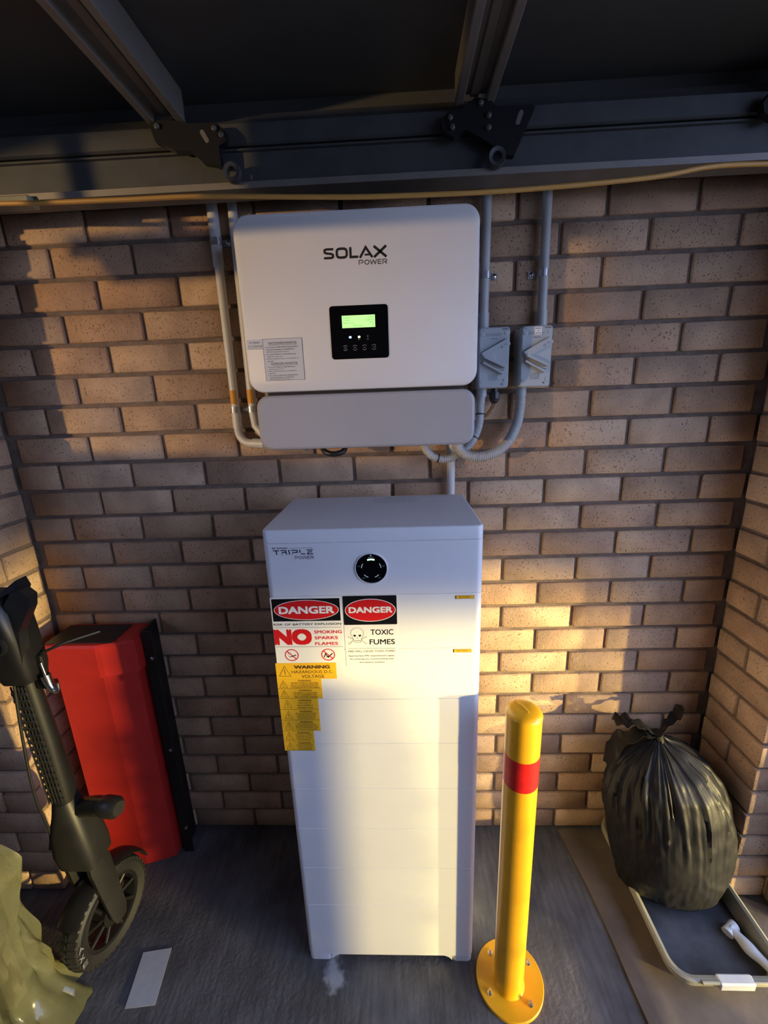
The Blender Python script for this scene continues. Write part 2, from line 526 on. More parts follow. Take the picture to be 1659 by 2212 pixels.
def pier(name, xin, sgn):
    """sgn +1: pier body lies towards -x (left one); -1: towards +x."""
    far = xin - sgn * 0.86
    x0, x1 = sorted((xin - sgn * 0.0085, far))
    w = struct(MB().box((x0, YP + 0.0085, -0.02), (x1, 0.0, TOP)).build(name, M['mortar']))
    for r in range(ROWS):
        z0, z1 = zrow(r)
        long_ret = (r % 2 == 0)
        lx = 0.110 if long_ret else 0.2285           # length on the front face
        ly = 0.2285 if long_ret else 0.110           # length along the return
        xa, xb = sorted((xin, xin - sgn * lx))
        brick(w, (xa, YP, z0), (xb, YP + ly, z1))
        if not long_ret:
            xa, xb = sorted((xin, xin - sgn * 0.055))
            brick(w, (xa, YP + ly + J, z0), (xb, -0.004, z1))
        x = lx + J
        while x < 0.80:
            xa, xb = sorted((xin - sgn * x, xin - sgn * (x + 0.2285)))
            brick(w, (xa, YP, z0), (xb, YP + 0.055, z1))
            x += LM
    return w
pier('wall_left', XL, 1)
pier('wall_right', XR, -1)
# unseen side wall added with an opening to trim the side lamp's beam
ws = struct(MB().box((-1.0, -3.2, 0.0), (-0.9, YP, 1.605)).build('blocker_wall_side', M['mortar']))
MB().box((-1.0, -0.92, 1.605), (-0.9, YP, TOP)).build('blocker_pier', M['mortar'], ws)
MB().box((-1.0, -3.2, 1.605), (-0.9, -2.12, TOP)).build('blocker_pier', M['mortar'], ws)
MB().box((-1.0, -2.12, 2.10), (-0.9, -0.92, TOP)).build('blocker_lintel', M['mortar'], ws)
struct(MB().box((-1.0, -3.3, 0.0), (2.80, -3.2, TOP)).build('blocker_wall_front', M['mortar']))  # unseen wall added to block sky light from behind the camera
struct(MB().box((3.20, -6.0, 0.0), (3.30, -1.925, 1.25)).build('blocker_wall_right', M['mortar']))  # unseen low wall added to keep one headlight off the left corner
# unseen step added to the right pier to block headlights from its front
struct(MB().box((2.30, -0.325, -0.02), (2.42, YP + 0.02, TOP)).build('blocker_jamb', M['mortar']))
struct(MB().box((-12, -12, -0.06), (14, 0.16, 0.0)).build('floor', M['concrete']))
struct(MB().box((-1.0, -3.2, TOP), (3.04, 0.16, TOP + 0.05)).build('ceiling', M['ceiling']))

# ------------------------------------------------------------------ overhead door
door = struct(bpy.data.objects.new('door_1', None))
COL.objects.link(door)
door.location = (1.05, -0.15, 2.17)
X0, X1 = -0.62, 2.75
MB().box((X0, -0.118, 2.320), (X1, -0.112, 2.375)).build('shade_strip', M['doorpanel'], door)  # added strip standing in for the dark shade above the rail
MB().box((X0, -2.6, 2.362), (X1, -0.10, 2.368)).build('door_panel', M['doorpanel'], door)
# back rail: a lower channel with a bottom lip and an upper channel above it
def extrude_x(prof, x0, x1, mb=None):
    mb = mb or MB()
    return mb.loft([[(x0, y, z) for y, z in prof], [(x1, y, z) for y, z in prof]])
extrude_x([(-0.150, 2.180), (-0.150, 2.246), (-0.160, 2.246), (-0.160, 2.250), (-0.100, 2.250), (-0.100, 2.246), (-0.146, 2.246), (-0.146, 2.180)], X0, X1).build('rail_web', M['doorsteel'], door)
extrude_x([(-0.150, 2.166), (-0.168, 2.166), (-0.170, 2.179), (-0.166, 2.181), (-0.164, 2.171), (-0.100, 2.171), (-0.100, 2.166)], X0, X1).build('rail_lip', M['doorrib'], door)
extrude_x([(-0.153, 2.258), (-0.158, 2.262), (-0.158, 2.300), (-0.150, 2.311), (-0.146, 2.322), (-0.100, 2.322), (-0.100, 2.258)], X0, X1).build('rail_cap', M['doorsteel'], door)
# ribs running towards the camera: open hat sections
def rib(xc):
    w, t = 0.043, 0.0022
    prof = []
    o = [(-w, 2.298), (-w, 2.345), (-0.024, 2.345), (-0.024, 2.318), (-0.024, 2.298)]
    mb = MB()
    y0, y1 = -0.175, -2.55
    for sx in (-1, 1):
        mb.box((xc + sx * 0.034 - 0.009, y1, 2.296), (xc + sx * 0.034 + 0.009, y0, 2.360), 0.002)
    mb.box((xc - 0.026, y1, 2.318), (xc + 0.026, y0, 2.324))
    mb.box((xc - 0.010, y1, 2.312), (xc + 0.010, y0, 2.319), 0.002)
    return mb.build('rib', M['doorrib'], door)
for xc in (0.592, 1.290, 1.985, -0.105, 2.6):
    rib(xc)
def hinge(x, flip):
    s = -1 if flip else 1
    mb = MB()
    # plate outline in x-z, seen from the front
    if not flip:
        out = [(0.00, 2.292), (0.035, 2.300), (0.10, 2.288), (0.155, 2.288), (0.175, 2.268), (0.172, 2.250), (0.155, 2.243), (0.155, 2.205), (0.115, 2.212), (0.09, 2.236), (0.05, 2.240), (0.010, 2.258)]
    else:
        out = [(-0.075, 2.262), (-0.06, 2.284), (-0.025, 2.285), (0.0, 2.305), (0.035, 2.297), (0.045, 2.286), (0.125, 2.284), (0.132, 2.280), (0.09, 2.192), (0.075, 2.193), (0.02, 2.226), (-0.02, 2.246), (-0.045, 2.232), (-0.07, 2.246)]
    mb.prism([(x + u, w) for u, w in out], lambda u, w, d: (u, d, w), -0.190, -0.172)
    h = mb.build('hinge_bracket', M['blackmetal'], door)
    b = MB()
    if flip:
        for bx, bz in ((-0.055, 2.268), (-0.05, 2.25), (0.012, 2.292), (0.03, 2.268), (0.03, 2.246)):
            MB().lathe([(0.006, 0), (0.006, -0.006), (0.003, -0.008)], (x + bx, -0.190, bz), 'y', 10).build('bolt', M['doorsteel'], h)
    else:
        for bx, bz in ((0.02, 2.285), (0.165, 2.262), (0.15, 2.275)):
            MB().lathe([(0.006, 0), (0.006, -0.006), (0.003, -0.008)], (x + bx, -0.190, bz), 'y', 10).build('bolt', M['doorsteel'], h)
    sl = MB()
    sx = x + (0.098 if flip else 0.125); sz = 2.262 if flip else 2.262
    ang = -20 if flip else 28
    o = [(sx + u * math.cos(R(ang)) - w * math.sin(R(ang)), sz + u * math.sin(R(ang)) + w * math.cos(R(ang))) for u, w in rrect(-0.005, 0.005, -0.014, 0.014, 0.005, 4)]
    sl.prism(o, lambda u, w, d: (u, d, w), -0.1912, -0.1885)
    sl.build('slot', M['doorrib'], h)
    rx = x + (0.052 if flip else 0.178); rz = 2.192
    MB().lathe([(0.011, -0.012), (0.019, -0.014), (0.021, -0.004), (0.019, 0.006), (0.011, 0.004), (0.011, -0.012)], (rx, -0.178, rz), 'y', 24, cap0=False, cap1=False).build('roller_ring', M['doorsteel'], door, 40)
hinge(0.555, False)
hinge(1.290, True)
hinge(1.985, True)
# unseen bar added above and beyond the frame; it cuts the side lamp off the top of the wall
mb = MB()
mb.prism([(-.70, 2.000), (-.64, 2.000), (-.62, 1.951), (-.14, 1.955), (-.14, 1.989), (1.30, 1.995), (1.30, 2.19), (-.14, 2.19), (-.14, 2.048), (-.44, 2.048), (-.44, 2.19), (-.49, 2.19), (-.49, 2.048), (-.70, 2.045)], lambda u, w, d: (u, d, w), -1.004, -1.0)
mb.build('blocker_bar', M['doorsteel'], door)
MB().box((X0, -0.185, 2.150), (0.235, -0.150, 2.172), 0.003).build('rail_shoe', M['cream'], door)

# ------------------------------------------------------------------ orange cable along the rail
pts = smooth_path([(-0.25, -0.20, 2.165), (0.20, -0.215, 2.142), (0.467, -0.225, 2.133), (0.661, -0.235, 2.127), (0.9, -0.243, 2.112), (1.083, -0.245, 2.104), (1.364, -0.235, 2.106), (1.667, -0.215, 2.124), (1.84, -0.19, 2.150), (2.1, -0.15, 2.160)], 12)
o = MB().tube(pts, 0.0052, 10).build('power_cable', M['wireor'], None, 60)
tag(o, 'orange cable sagging across the wall just under the overhead door rail', 'cable')

# ------------------------------------------------------------------ solar inverter
inv = thing('solar_inverter', 'white wall-mounted solar inverter with grey lower cover and lit screen', 'inverter', (1.016, -0.01, 1.55))
MB().box((0.80, -0.045, 1.60), (1.24, -0.002, 2.06)).build('mounting_bracket', M['galv'], inv)
a0, a1 = 0.732, 1.300
MB().loft(rings_y([(-0.045, a0 + .004, a1 - .004, 1.697, 2.090, 0.034), (-0.2205, a0, a1, 1.697, 2.090, 0.036)], 8), True, True).build('housing', M['invg'], inv, 30)
MB().loft(rings_y([(-0.2205, a0, a1, 1.697, 2.090, 0.036), (-0.2255, a0 + .0004, a1 - .0004, 1.6975, 2.0895, 0.0355), (-0.229, a0 + .002, a1 - .002, 1.699, 2.088, 0.034), (-0.231, a0 + .006, a1 - .006, 1.703, 2.084, 0.030)], 10)).build('front_cover', M['invw'], inv, 40)
MB().loft(rings_y([(-0.05, 0.745, 1.294, 1.556, 1.690, 0.03), (-0.215, 0.741, 1.298, 1.551, 1.690, 0.032), (-0.222, 0.743, 1.296, 1.553, 1.688, 0.031), (-0.226, 0.749, 1.290, 1.558, 1.683, 0.028)], 8)).build('lower_cover', M['invg'], inv, 25)
MB().box((0.77, -0.205, 1.685), (1.27, -0.05, 1.70)).build('shadow_gap', M['gap'], inv)
YF = -0.2312
# wordmark
mb = MB()
def word_solax(mb, x0, x1, z0, z1, y, w):
    W_, H_ = x1 - x0, z1 - z0
    def P(u, v): return (x0 + u * W_, z0 + v * H_)
    r = 0.045
    # S
    stroke(mb, [P(.160, .89), P(.045, .89), P(.020, .82), P(.020, .62), P(.045, .54), P(.128, .46), P(.150, .38), P(.150, .20), P(.125, .11), P(.005, .11)], w * .92, y)
    # O
    stroke(mb, [P(.288 + .078 * cc, .5 + .40 * ss) for cc, ss in [(math.copysign(abs(math.cos(t)) ** .6, math.cos(t)), math.copysign(abs(math.sin(t)) ** .6, math.sin(t))) for t in [2 * math.pi * k / 24 for k in range(24)]]], w, y, closed=True)
    # L
    stroke(mb, [P(.425, 1.0), P(.425, .11), P(.545, .11)], w, y)
    # A
    stroke(mb, [P(.57, 0), P(.665, .93), P(.765, 0)], w * .98, y)
    stroke(mb, [P(.645, .26), P(.725, .26)], w * .72, y)
    # X
    stroke(mb, [P(.79, 1.0), P(.985, 0)], w * 1.05, y)
    stroke(mb, [P(.79, 0), P(.985, 1.0)], w * 1.05, y)
def word_power(mb, x0, x1, z0, z1, y, w):
    W_, H_ = x1 - x0, z1 - z0
    def P(u, v): return (x0 + u * W_, z0 + v * H_)
    stroke(mb, [P(.015, 0), P(.015, .93), P(.12, .93), P(.155, .80), P(.155, .50), P(.12, .40), P(.06, .40)], w, y)
    stroke(mb, [P(.29 + .075 * math.cos(t), .5 + .43 * math.sin(t)) for t in [2 * math.pi * k / 20 for k in range(20)]], w, y, closed=True)
    stroke(mb, [P(.40, 1), P(.455, .06), P(.515, .9), P(.575, .06), P(.63, 1)], w, y)
    stroke(mb, [P(.80, .93), P(.68, .93), P(.68, .07), P(.80, .07)], w, y)
    stroke(mb, [P(.70, .5), P(.79, .5)], w, y)
    stroke(mb, [P(.85, 0), P(.85, .93), P(.95, .93), P(.985, .80), P(.985, .55), P(.95, .44), P(.89, .44)], w, y)
    stroke(mb, [P(.92, .44), P(.99, 0)], w, y)
word_solax(mb, 0.940, 1.088, 1.989, 2.012, YF - .0002, 0.0054)
word_power(mb, 1.021, 1.087, 1.9745, 1.9845, YF - .0002, 0.0017)
mb.build('wordmark', M['ink'], inv, None, 'black SOLAX POWER lettering')
# display
dp = plate(0.9455, 1.085, 1.769, 1.889, YF - .0012, 0.0025, 0.007).build('display_panel', M['glass'], inv, None, 'black glass display panel')
scr = plate(0.9745, 1.054, 1.8395, 1.867, YF - .0016, 0.0006).build('screen', M['screen'], dp, None, 'lit green LCD screen')
mb = MB()
yl = YF - .0018
for (t, x0, x1, z) in (('Power', .9775, .9945, 1.8600), ('314W', 1.037, 1.0515, 1.8600), ('Today', .9775, .9945, 1.8540), ('0.2kWh', 1.030, 1.0515, 1.8540), ('Battery', .9775, 1.002, 1.8480), ('97%', 1.0415, 1.0515, 1.8480), ('Normal', 1.002, 1.023, 1.8420), ('8', 1.048, 1.0515, 1.8420)):
    txt(mb, t, x0, x1, z, z + .0042, yl, 0.0)
mb.build('screen_text', M['lcdink'], dp)
for x, m_, nm in ((0.9925, 'ledb', 'blue'), (1.0140, 'ledg', 'green')):
    b_ = MB(); flat(b_, ell(x, 1.8185, .0029, .0024, 16), YF - .0016)
    b_.build('indicator_light', M[m_], dp, None, 'lit %s indicator light' % nm)
mb = MB()
stroke(mb, [(1.033, 1.822), (1.037, 1.817)], .0005, yl); stroke(mb, [(1.037, 1.822), (1.033, 1.817)], .0005, yl)
txt(mb, 'ERR', 1.0325, 1.0378, 1.8118, 1.8140, yl)
txt(mb, 'BAT', .9975, 1.0030 - .0105 + .0105, 1.8118, 1.8140, yl) if False else None
txt(mb, 'BAT', 1.0112, 1.0168, 1.8118, 1.8140, yl)
for i, x in enumerate((0.9795, 1.0030, 1.0262, 1.0490)):
    for t0 in (35, 215):
        stroke(mb, arc(x, 1.7945, .0058, .0058, t0, t0 + 110, 8), .0009, yl)
    if i == 0: stroke(mb, [(x - .001, 1.797), (x - .003, 1.7955), (x + .002, 1.7955), (x + .002, 1.7925), (x - .002, 1.7925)], .0007, yl)
    if i == 1: stroke(mb, [(x - .003, 1.793), (x, 1.796), (x + .003, 1.793)], .0008, yl)
    if i == 2: stroke(mb, [(x - .003, 1.796), (x, 1.793), (x + .003, 1.796)], .0008, yl)
    if i == 3: stroke(mb, [(x + .0028, 1.7975), (x + .0028, 1.794), (x - .003, 1.794)], .0008, yl)
mb.build('touch_icons', M['icon'], dp)
# shutdown notice
sk = plate(0.7775, 0.874, 1.7255, 1.8225, YF - .0006, 0.0008).build('shutdown_sticker', M['stgrey'], inv, None, 'pale printed shutdown procedure sticker')
mb = MB(); y = YF - .0008
stroke(mb, [(0.7775, 1.7255), (0.874, 1.7255), (0.874, 1.8225), (0.7775, 1.8225)], .0008, y, closed=True)
txt(mb, 'SHUTDOWN INVERTER', .791, .861, 1.8095, 1.8150, y, .012); stroke(mb, [(.791, 1.8080), (.861, 1.8080)], .0007, y)
txt(mb, 'ENERGISE INVERTER', .794, .860, 1.7625, 1.7675, y, .008); stroke(mb, [(.794, 1.7610), (.860, 1.7610)], .0006, y)
def lines(mb, L, x0, z, dz, h, y, full, bold=0.0):
    for i, (ind, t, frac) in enumerate(L):
        txt(mb, t, x0 + ind, x0 + ind + full * frac, z - i * dz, z - i * dz + h, y, bold)
lines(mb, [(0, '1. Turn off either the "MAIN SWITCH INVERTER SUPPLY"', .97), (.004, 'located in the switchboard or the INVERTER AC', .80), (.004, 'ISOLATOR adjacent below the inverter', .64)], .7815, 1.8015, .0055, .0032, y, .086, .006)
lines(mb, [(0, '2. Turn off all "PV ARRAY D.C. ISOLATORS" located', .87), (.004, 'adjacent below the inverter', .45)], .7815, 1.7850, .0055, .0032, y, .086, .006)
lines(mb, [(0, '3. If battery connected to inverter, turn off "BATTERY D.C.', .97), (.004, 'ISOLATOR"', .18)], .7815, 1.7745, .0055, .0032, y, .086, .006)
lines(mb, [(0, '1. Turn on all "PV ARRAY D.C. ISOLATORS" located', .80), (.004, 'adjacent below the inverter', .42)], .7830, 1.7555, .0052, .0031, y, .086, .006)
lines(mb, [(0, '2. If battery connected to inverter, turn on "BATTERY D.C.', .86), (.004, 'ISOLATOR"', .18)], .7830, 1.7455, .0052, .0031, y, .086, .006)
lines(mb, [(0, '3. Turn on either the "MAIN SWITCH INVERTER SUPPLY"', .88), (.004, 'located in the switchboard or the INVERTER AC', .72), (.004, 'ISOLATOR adjacent below the inverter', .60)], .7830, 1.7358, .0045, .0029, y, .086, .006)
mb.build('lettering', M['inkg'], sk)
sk = plate(0.7385, 0.7775, 1.8005, 1.8225, YF - .0005, 0.0007).build('isolator_sticker', M['stgrey'], inv, None, 'small pale PV array isolator sticker')
mb = MB()
txt(mb, 'PV ARRAY', .7455, .771, 1.8130, 1.8172, YF - .0007, .004); txt(mb, 'D.C. ISOLATOR', .7415, .7755, 1.8045, 1.8087, YF - .0007, .004)
stroke(mb, [(.7385, 1.8005), (.7775, 1.8005)], .0008, YF - .0007)
mb.build('lettering', M['inkg'], sk)
# foot plate and cable loop under the inverter
MB().box((0.805, -0.035, 1.532), (0.93, -0.004, 1.545), 0.002).lathe([(.009, -.03), (.009, -.036), (.004, -.039)], (0.822, -0.004, 1.535), 'y', 14).build('fixing_foot', M['galv'], inv)
lp = MB().tube(smooth_path([(0.885, -0.10, 1.556), (0.89, -0.12, 1.535), (0.915, -0.13, 1.526), (0.945, -0.12, 1.532), (0.95, -0.10, 1.556)], 8), 0.008, 10)
lp.build('plug_lead', M['black'], inv, 50)

# ------------------------------------------------------------------ conduits
def saddle(parent, x, z, r, side, pipe_y, two=None):
    """half-round clip over a vertical conduit with a lug on one side."""
    mb = MB()
    rings = []
    for zz in (z - 0.009, z + 0.009):
        o = [(x + (r + .0022) * math.cos(R(a)), pipe_y - (r + .0022) * math.sin(R(a)), zz) for a in range(0, 181, 20)]
        i = [(x + (r + .0004) * math.cos(R(a)), pipe_y - (r + .0004) * math.sin(R(a)), zz) for a in range(180, -1, -20)]
        rings.append(o + i)
    mb.loft(rings)
    xa, xb = sorted((x + side * r, x + side * (r + 0.024)))
    mb.box((xa, -0.006, z - 0.009), (xb, -0.002, z + 0.009))
    if two: mb.box((min(x, two), -0.006, z - 0.009), (max(x, two), -0.002, z + 0.009))
    s = mb.build('saddle_clip', M['galv'], parent)
    sxx = x + side * (r + 0.014)
    b = MB(); b.lathe([(.0075, 0), (.0075, -.003), (.004, -.0065), (.0, -.007)], (sxx, -0.006, z), 'y', 14)
    b.build('screw', M['chrome'], s, 40)
def conduit_thing(label, loc, cat='conduit', group=None, name='conduit'):
    return thing(name, label, cat, loc, group)

c = conduit_thing('pale rigid conduit left of the inverter, bending under its grey cover', (0.610, -0.018, 1.55))
pts = [(0.615, -0.018, 2.60), (0.612, -0.018, 1.62)] + [(0.612 + 0.042 * (1 - math.cos(R(a))), -0.018 - 0.02 * a / 90.0, 1.60 - 0.045 * math.sin(R(a))) for a in range(0, 91, 10)] + [(0.70, -0.05, 1.553), (0.78, -0.07, 1.556)]
MB().tube(pts, 0.0125, 14).build('pipe', M['pvcw'], c, 50)
mb = MB(); mb.cyl((0.6135, -0.018, 2.60), (0.6132, -0.018, 2.045), 0.0150, 14); mb.build('coupling', M['pvcw'], c, 50)
mb = MB(); mb.cyl((0.612, -0.018, 1.645), (0.612, -0.018, 1.600), 0.0145, 14); mb.build('elbow_socket', M['pvcw'], c, 50); mb = MB(); mb.tube([(0.662, -0.038, 1.555), (0.70, -0.05, 1.553)], 0.0145, 14); mb.build('elbow_socket', M['pvcw'], c, 50)
saddle(c, 0.612, 1.655, 0.0125, 1, -0.018)
saddle(c, 0.614, 2.105, 0.0150, 1, -0.018)
mb = MB()
rings = []
for zz in (1.672, 1.712):
    rings.append([(0.612 + .0129 * math.cos(R(a)), -0.018 + .0129 * math.sin(R(a)), zz) for a in range(180, 311, 13)])
mb.loft(rings, False, False, closed=False); mb.build('cable_label', M['sto'], c, None, 'small orange warning label')
c = conduit_thing('pale rigid conduit tucked closest behind the inverter left edge', (0.668, -0.018, 1.55))
pts = [(0.672, -0.018, 2.60), (0.664, -0.018, 1.64), (0.668, -0.02, 1.605), (0.69, -0.03, 1.58), (0.76, -0.05, 1.572)]
MB().tube(pts, 0.0125, 14).build('pipe', M['pvcw'], c, 50)
mb = MB(); rings = []
for zz in (1.672, 1.712):
    rings.append([(0.664 + .0129 * math.cos(R(a)), -0.018 + .0129 * math.sin(R(a)), zz) for a in range(180, 311, 13)])
mb.loft(rings, False, False, closed=False); mb.build('cable_label', M['sto'], c, None, 'small orange warning label')
mb = MB(); rings = []
for zz in (1.646, 1.664):
    rings.append([(0.664 + r_ * math.cos(R(a)), -0.018 - r_ * math.sin(R(a)), zz) for r_, aa in ((.0147, range(0, 181, 20)), (.0129, range(180, -1, -20))) for a in aa])
mb.loft(rings); mb.build('saddle_clip', M['galv'], c)

for (xt, xb, lab, side) in ((1.356, 1.352, 'grey rigid conduit dropping into the isolator nearest the inverter', 1), (1.508, 1.514, 'grey rigid conduit dropping into the outer isolator switch', -1)):
    c = conduit_thing(lab, (xb, -0.025, 1.86))
    MB().tube([(xt, -0.022, 2.60), (xb, -0.022, 1.858)], 0.0125, 14).build('pipe', M['pvc'], c, 50)
    mb = MB(); mb.cyl((xb, -0.022, 1.895), (xb, -0.022, 1.852), 0.0150, 14); mb.build('socket', M['pvc'], c, 50)
    saddle(c, (xt + xb) / 2, 1.990, 0.0125, side, -0.022)
c = conduit_thing('white rigid conduit rising behind the battery top', (1.262, -0.025, 0.0))
MB().tube([(1.262, -0.022, 0.02), (1.262, -0.022, 1.60)], 0.0125, 14).build('pipe', M['pvcw'], c, 50)
mb = MB(); mb.cyl((1.262, -0.022, 1.50), (1.262, -0.022, 1.62), 0.015, 14); mb.build('socket', M['pvcw'], c, 50)

# isolator switches
def isolator(x0, x1, label, extra):
    t = thing('isolator_switch', label, 'switch', ((x0 + x1) / 2, -0.002, 1.69), 'isolator switches on the wall')
    z0, z1 = 1.690, 1.848
    mb = MB()
    mb.loft(rings_y([(-0.002, x0 + .004, x1 - .002, z0 + .003, z1 - .003, .006), (-0.062, x0 + .004, x1 - .002, z0 + .003, z1 - .003, .006)], 3))
    mb.build('base', M['iso'], t, 30)
    mb = MB()
    mb.loft(rings_y([(-0.062, x0, x1, z0, z1, .008), (-0.086, x0, x1, z0, z1, .008), (-0.090, x0 + .003, x1 - .003, z0 + .003, z1 - .003, .006)], 4))
    cov = mb.build('cover', M['iso'], t, 25)
    yf = -0.090
    mb = MB()
    for cx, cz in ((x0 + .010, z1 - .018), (x1 - .010, z1 - .016), (x0 + .010, z0 + .018), (x1 - .010, z0 + .020)):
        MB().lathe([(.0055, 0), (.0055, -.0010), (.0045, -.0012)], (cx, yf, cz), 'y', 16).build('cover_screw', M['iso'], cov, 40)
    # raised arms of the switch surround, meeting at the left edge
    px, pz = x0 + .006, z0 + .080
    def arm(mb, a, b, w, d, y=yf):
        a = Vector(a); b = Vector(b); dr = (b - a).normalized(); n = Vector((-dr.y, dr.x)) * w / 2
        mb.prism([tuple(a + n), tuple(a - n), tuple(b - n), tuple(b + n)], lambda u, v, q: (u, q, v), y - d, y)
    mb = MB()
    arm(mb, (px + .004, pz + .004), (x1 - .004, pz + .040), .018, .011)
    mb.build('off_ramp', M['iso'], t)
    mb = MB()
    arm(mb, (px + .004, pz - .012), (x1 - .018, pz - .042), .0045, .014)
    arm(mb, (px + .008, pz - .006), (x1 - .014, pz - .034), .018, .006)
    mb.build('on_ramp', M['iso'], t)
    mb = MB()
    mb.lathe([(.0165, 0), (.0165, -.0022), (.0155, -.003)], (px + .022, yf, pz - .002), 'y', 24)
    mb.build('rotor', M['iso'], t, 30)
    mb = MB()
    arm(mb, (px + .005, pz + .002), (x1 - .013, pz - .026), .006, .024)
    mb.build('lever', M['iso'], t)
    mb = MB(); y = yf - .0003
    txt(mb, 'OFF', x1 - .018, x1 - .010, pz + .030, pz + .034, yf - .0112, .01)
    mb.build('lettering', M['inkg'], cov); mb = MB()
    ring2(mb, ell(x1 - .024, pz + .026, .0032, .0032, 16), ell(x1 - .024, pz + .026, .0020, .0020, 16), yf - .0112)
    mb.build('lettering', M['inkg'], cov); mb = MB()
    txt(mb, 'I ON', x1 - .026, x1 - .015, pz - .036, pz - .032, yf - .0063, .01)
    mb.build('lettering', M['inkg'], cov); mb = MB()
    txt(mb, 'WEATHERPROOF', x1 - .022, x1 - .005, z1 - .008, z1 - .0045, y, .02)
    txt(mb, 'IP66', x0 + .006, x0 + .013, z1 - .008, z1 - .0055, y, .01)
    txt(mb, 'ISOLATING SWITCH 1000V D.C.', x0 + .018, x1 - .020, z1 - .0185, z1 - .0160, y, 0)
    txt(mb, 'ISOLATE BEFORE OPENING', x0 + .018, x1 - .024, z1 - .0225, z1 - .0200, y, 0)
    txt(mb, 'M180 32A', x0 + .031, x0 + .050, z1 - .031, z1 - .028, y, .01)
    for i, s in enumerate(('2 x 20A 500V', 'DC PV2 32A 1000V', '25A 600V', 'IEC 60947-3')):
        txt(mb, s, x0 + .028, x0 + .054, z0 + .034 - i * .0046, z0 + .0368 - i * .0046, y, .008)
    flat(mb, [(x1 - .022, z0 + .008), (x1 - .014, z0 + .008), (x1 - .018, z0 + .014)], y)
    mb.build('lettering', M['inkg'], cov)
    if extra:
        s = plate(x0 + .034, x0 + .053, z1 - .0235, z1 - .0035, yf - .0008, .0008).build('paper_label', M['stw'], cov, None, 'small white paper label')
        mb = MB()
        for i, q in enumerate(('INVERTER', 'AC', 'ISOLATOR')):
            w_ = .0075 if i != 1 else .0022
            txt(mb, q, x0 + .0435 - w_, x0 + .0435 + w_, z1 - .0088 - i * .0060, z1 - .0062 - i * .0060, yf - .0011, .01)
        mb.build('lettering', M['ink'], s)
    MB().cyl((x0 + .022, -0.03, 1.6905), (x0 + .022, -0.03, 1.668), .0145, 16).build('gland', M['iso'], t, 50)
    return t
isolator(1.328, 1.411, 'grey rotary isolator switch right beside the inverter edge', False)
iso2 = isolator(1.442, 1.525, 'grey rotary isolator switch with white paper label, farther from inverter', True)

# corrugated flex
def flex(label, pts, r=0.0125, ties=()):
    t = thing('flexible_conduit', label, 'conduit', pts[0], 'corrugated flexible conduits under the inverter')
    path = resample(smooth_path(pts, 24), 0.00145)
    MB().tube(path, lambda i: r * (1.0 + (0.085 if i % 4 in (0, 1) else -0.085)), 14).build('corrugated_pipe', M['pvc'], t, 60)
    for f in ties:
        i = int(f * len(path)); d = (path[i + 1] - path[i - 1]).normalized()
        MB().tube([path[i] - d * .0018, path[i] + d * .0018], r * 1.16, 14).build('cable_tie', M['black'], t, 50)
    return t
flex('grey corrugated conduit curving from the inner isolator, held with black ties',
     [(1.350, -0.030, 1.672), (1.346, -0.034, 1.64), (1.341, -0.045, 1.59), (1.318, -0.060, 1.540), (1.280, -0.070, 1.507), (1.240, -0.075, 1.494), (1.200, -0.080, 1.505), (1.176, -0.085, 1.535), (1.165, -0.09, 1.565)], 0.0115, (0.16, 0.36, 0.74))
flex('grey corrugated conduit sweeping in a wide loop from the outer isolator',
     [(1.464, -0.030, 1.672), (1.461, -0.035, 1.63), (1.448, -0.050, 1.58), (1.415, -0.075, 1.532), (1.365, -0.092, 1.505), (1.310, -0.098, 1.503), (1.277, -0.098, 1.525), (1.262, -0.096, 1.565)], 0.0135)
# black gland with loose wires below the inner isolator
g = thing('cable_gland', 'black cable gland with loose brown wires below the inner isolator', 'gland', (1.387, -0.03, 1.69))
mb = MB(); mb.lathe([(.010, .02), (.010, .006), (.015, .005), (.015, -.012), (.012, -.02), (.008, -.026), (.007, -.027)], (1.387, -0.03, 1.674), 'z', 8); mb.build('gland_body', M['black'], g)
for k in range(3):
    MB().tube(smooth_path([(1.384 + .003 * k, -0.03, 1.652), (1.378 + .003 * k, -0.028, 1.635), (1.360 + .003 * k, -0.022, 1.610), (1.335, -0.018, 1.590 + .004 * k)], 8), 0.0018, 8).build('wire', M['wirebr' if k % 2 == 0 else 'wireor'], g, 50)

# ------------------------------------------------------------------ battery stack
bat = thing('battery_tower', 'tall white stacked battery tower with danger and warning stickers', 'battery', (1.0365, -0.262, 0.0))
bx0, bx1, by0, by1 = 0.785, 1.288, -0.423, -0.100
def module(z0, z1, name, mt='batt'):
    e = 0.0011
    mb = MB()
    def rg(z, i): return (z, bx0 + i, bx1 - i, by0 + i, by1 - i, 0.016)
    mb.loft(rings_z([rg(z0 + .0002, e), rg(z0 + e, 0), rg(z1 - e, 0), rg(z1 - .0002, e)], 6))
    return mb.build(name, M[mt], bat, 25)
seams = [1.2305, 1.087, 0.944, 0.809, 0.663, 0.5245, 0.379, 0.2335]
for a, b in zip(seams[:-1], seams[1:]):
    module(b, a, 'battery_module')
module(seams[0], 1.3615, 'control_box')
mb = MB()
mb.loft(rings_z([(1.3617, bx0 + .001, bx1 - .001, by0 + .001, by1 - .001, .016), (1.3627, bx0, bx1, by0, by1, .016), (1.389, bx0, bx1, by0, by1, .016), (1.392, bx0 + .0013, bx1 - .0013, by0 + .0013, by1 - .0013, .015), (1.3935, bx0 + .004, bx1 - .004, by0 + .004, by1 - .004, .013)], 6))
lid = mb.build('lid', M['batt'], bat, 25)
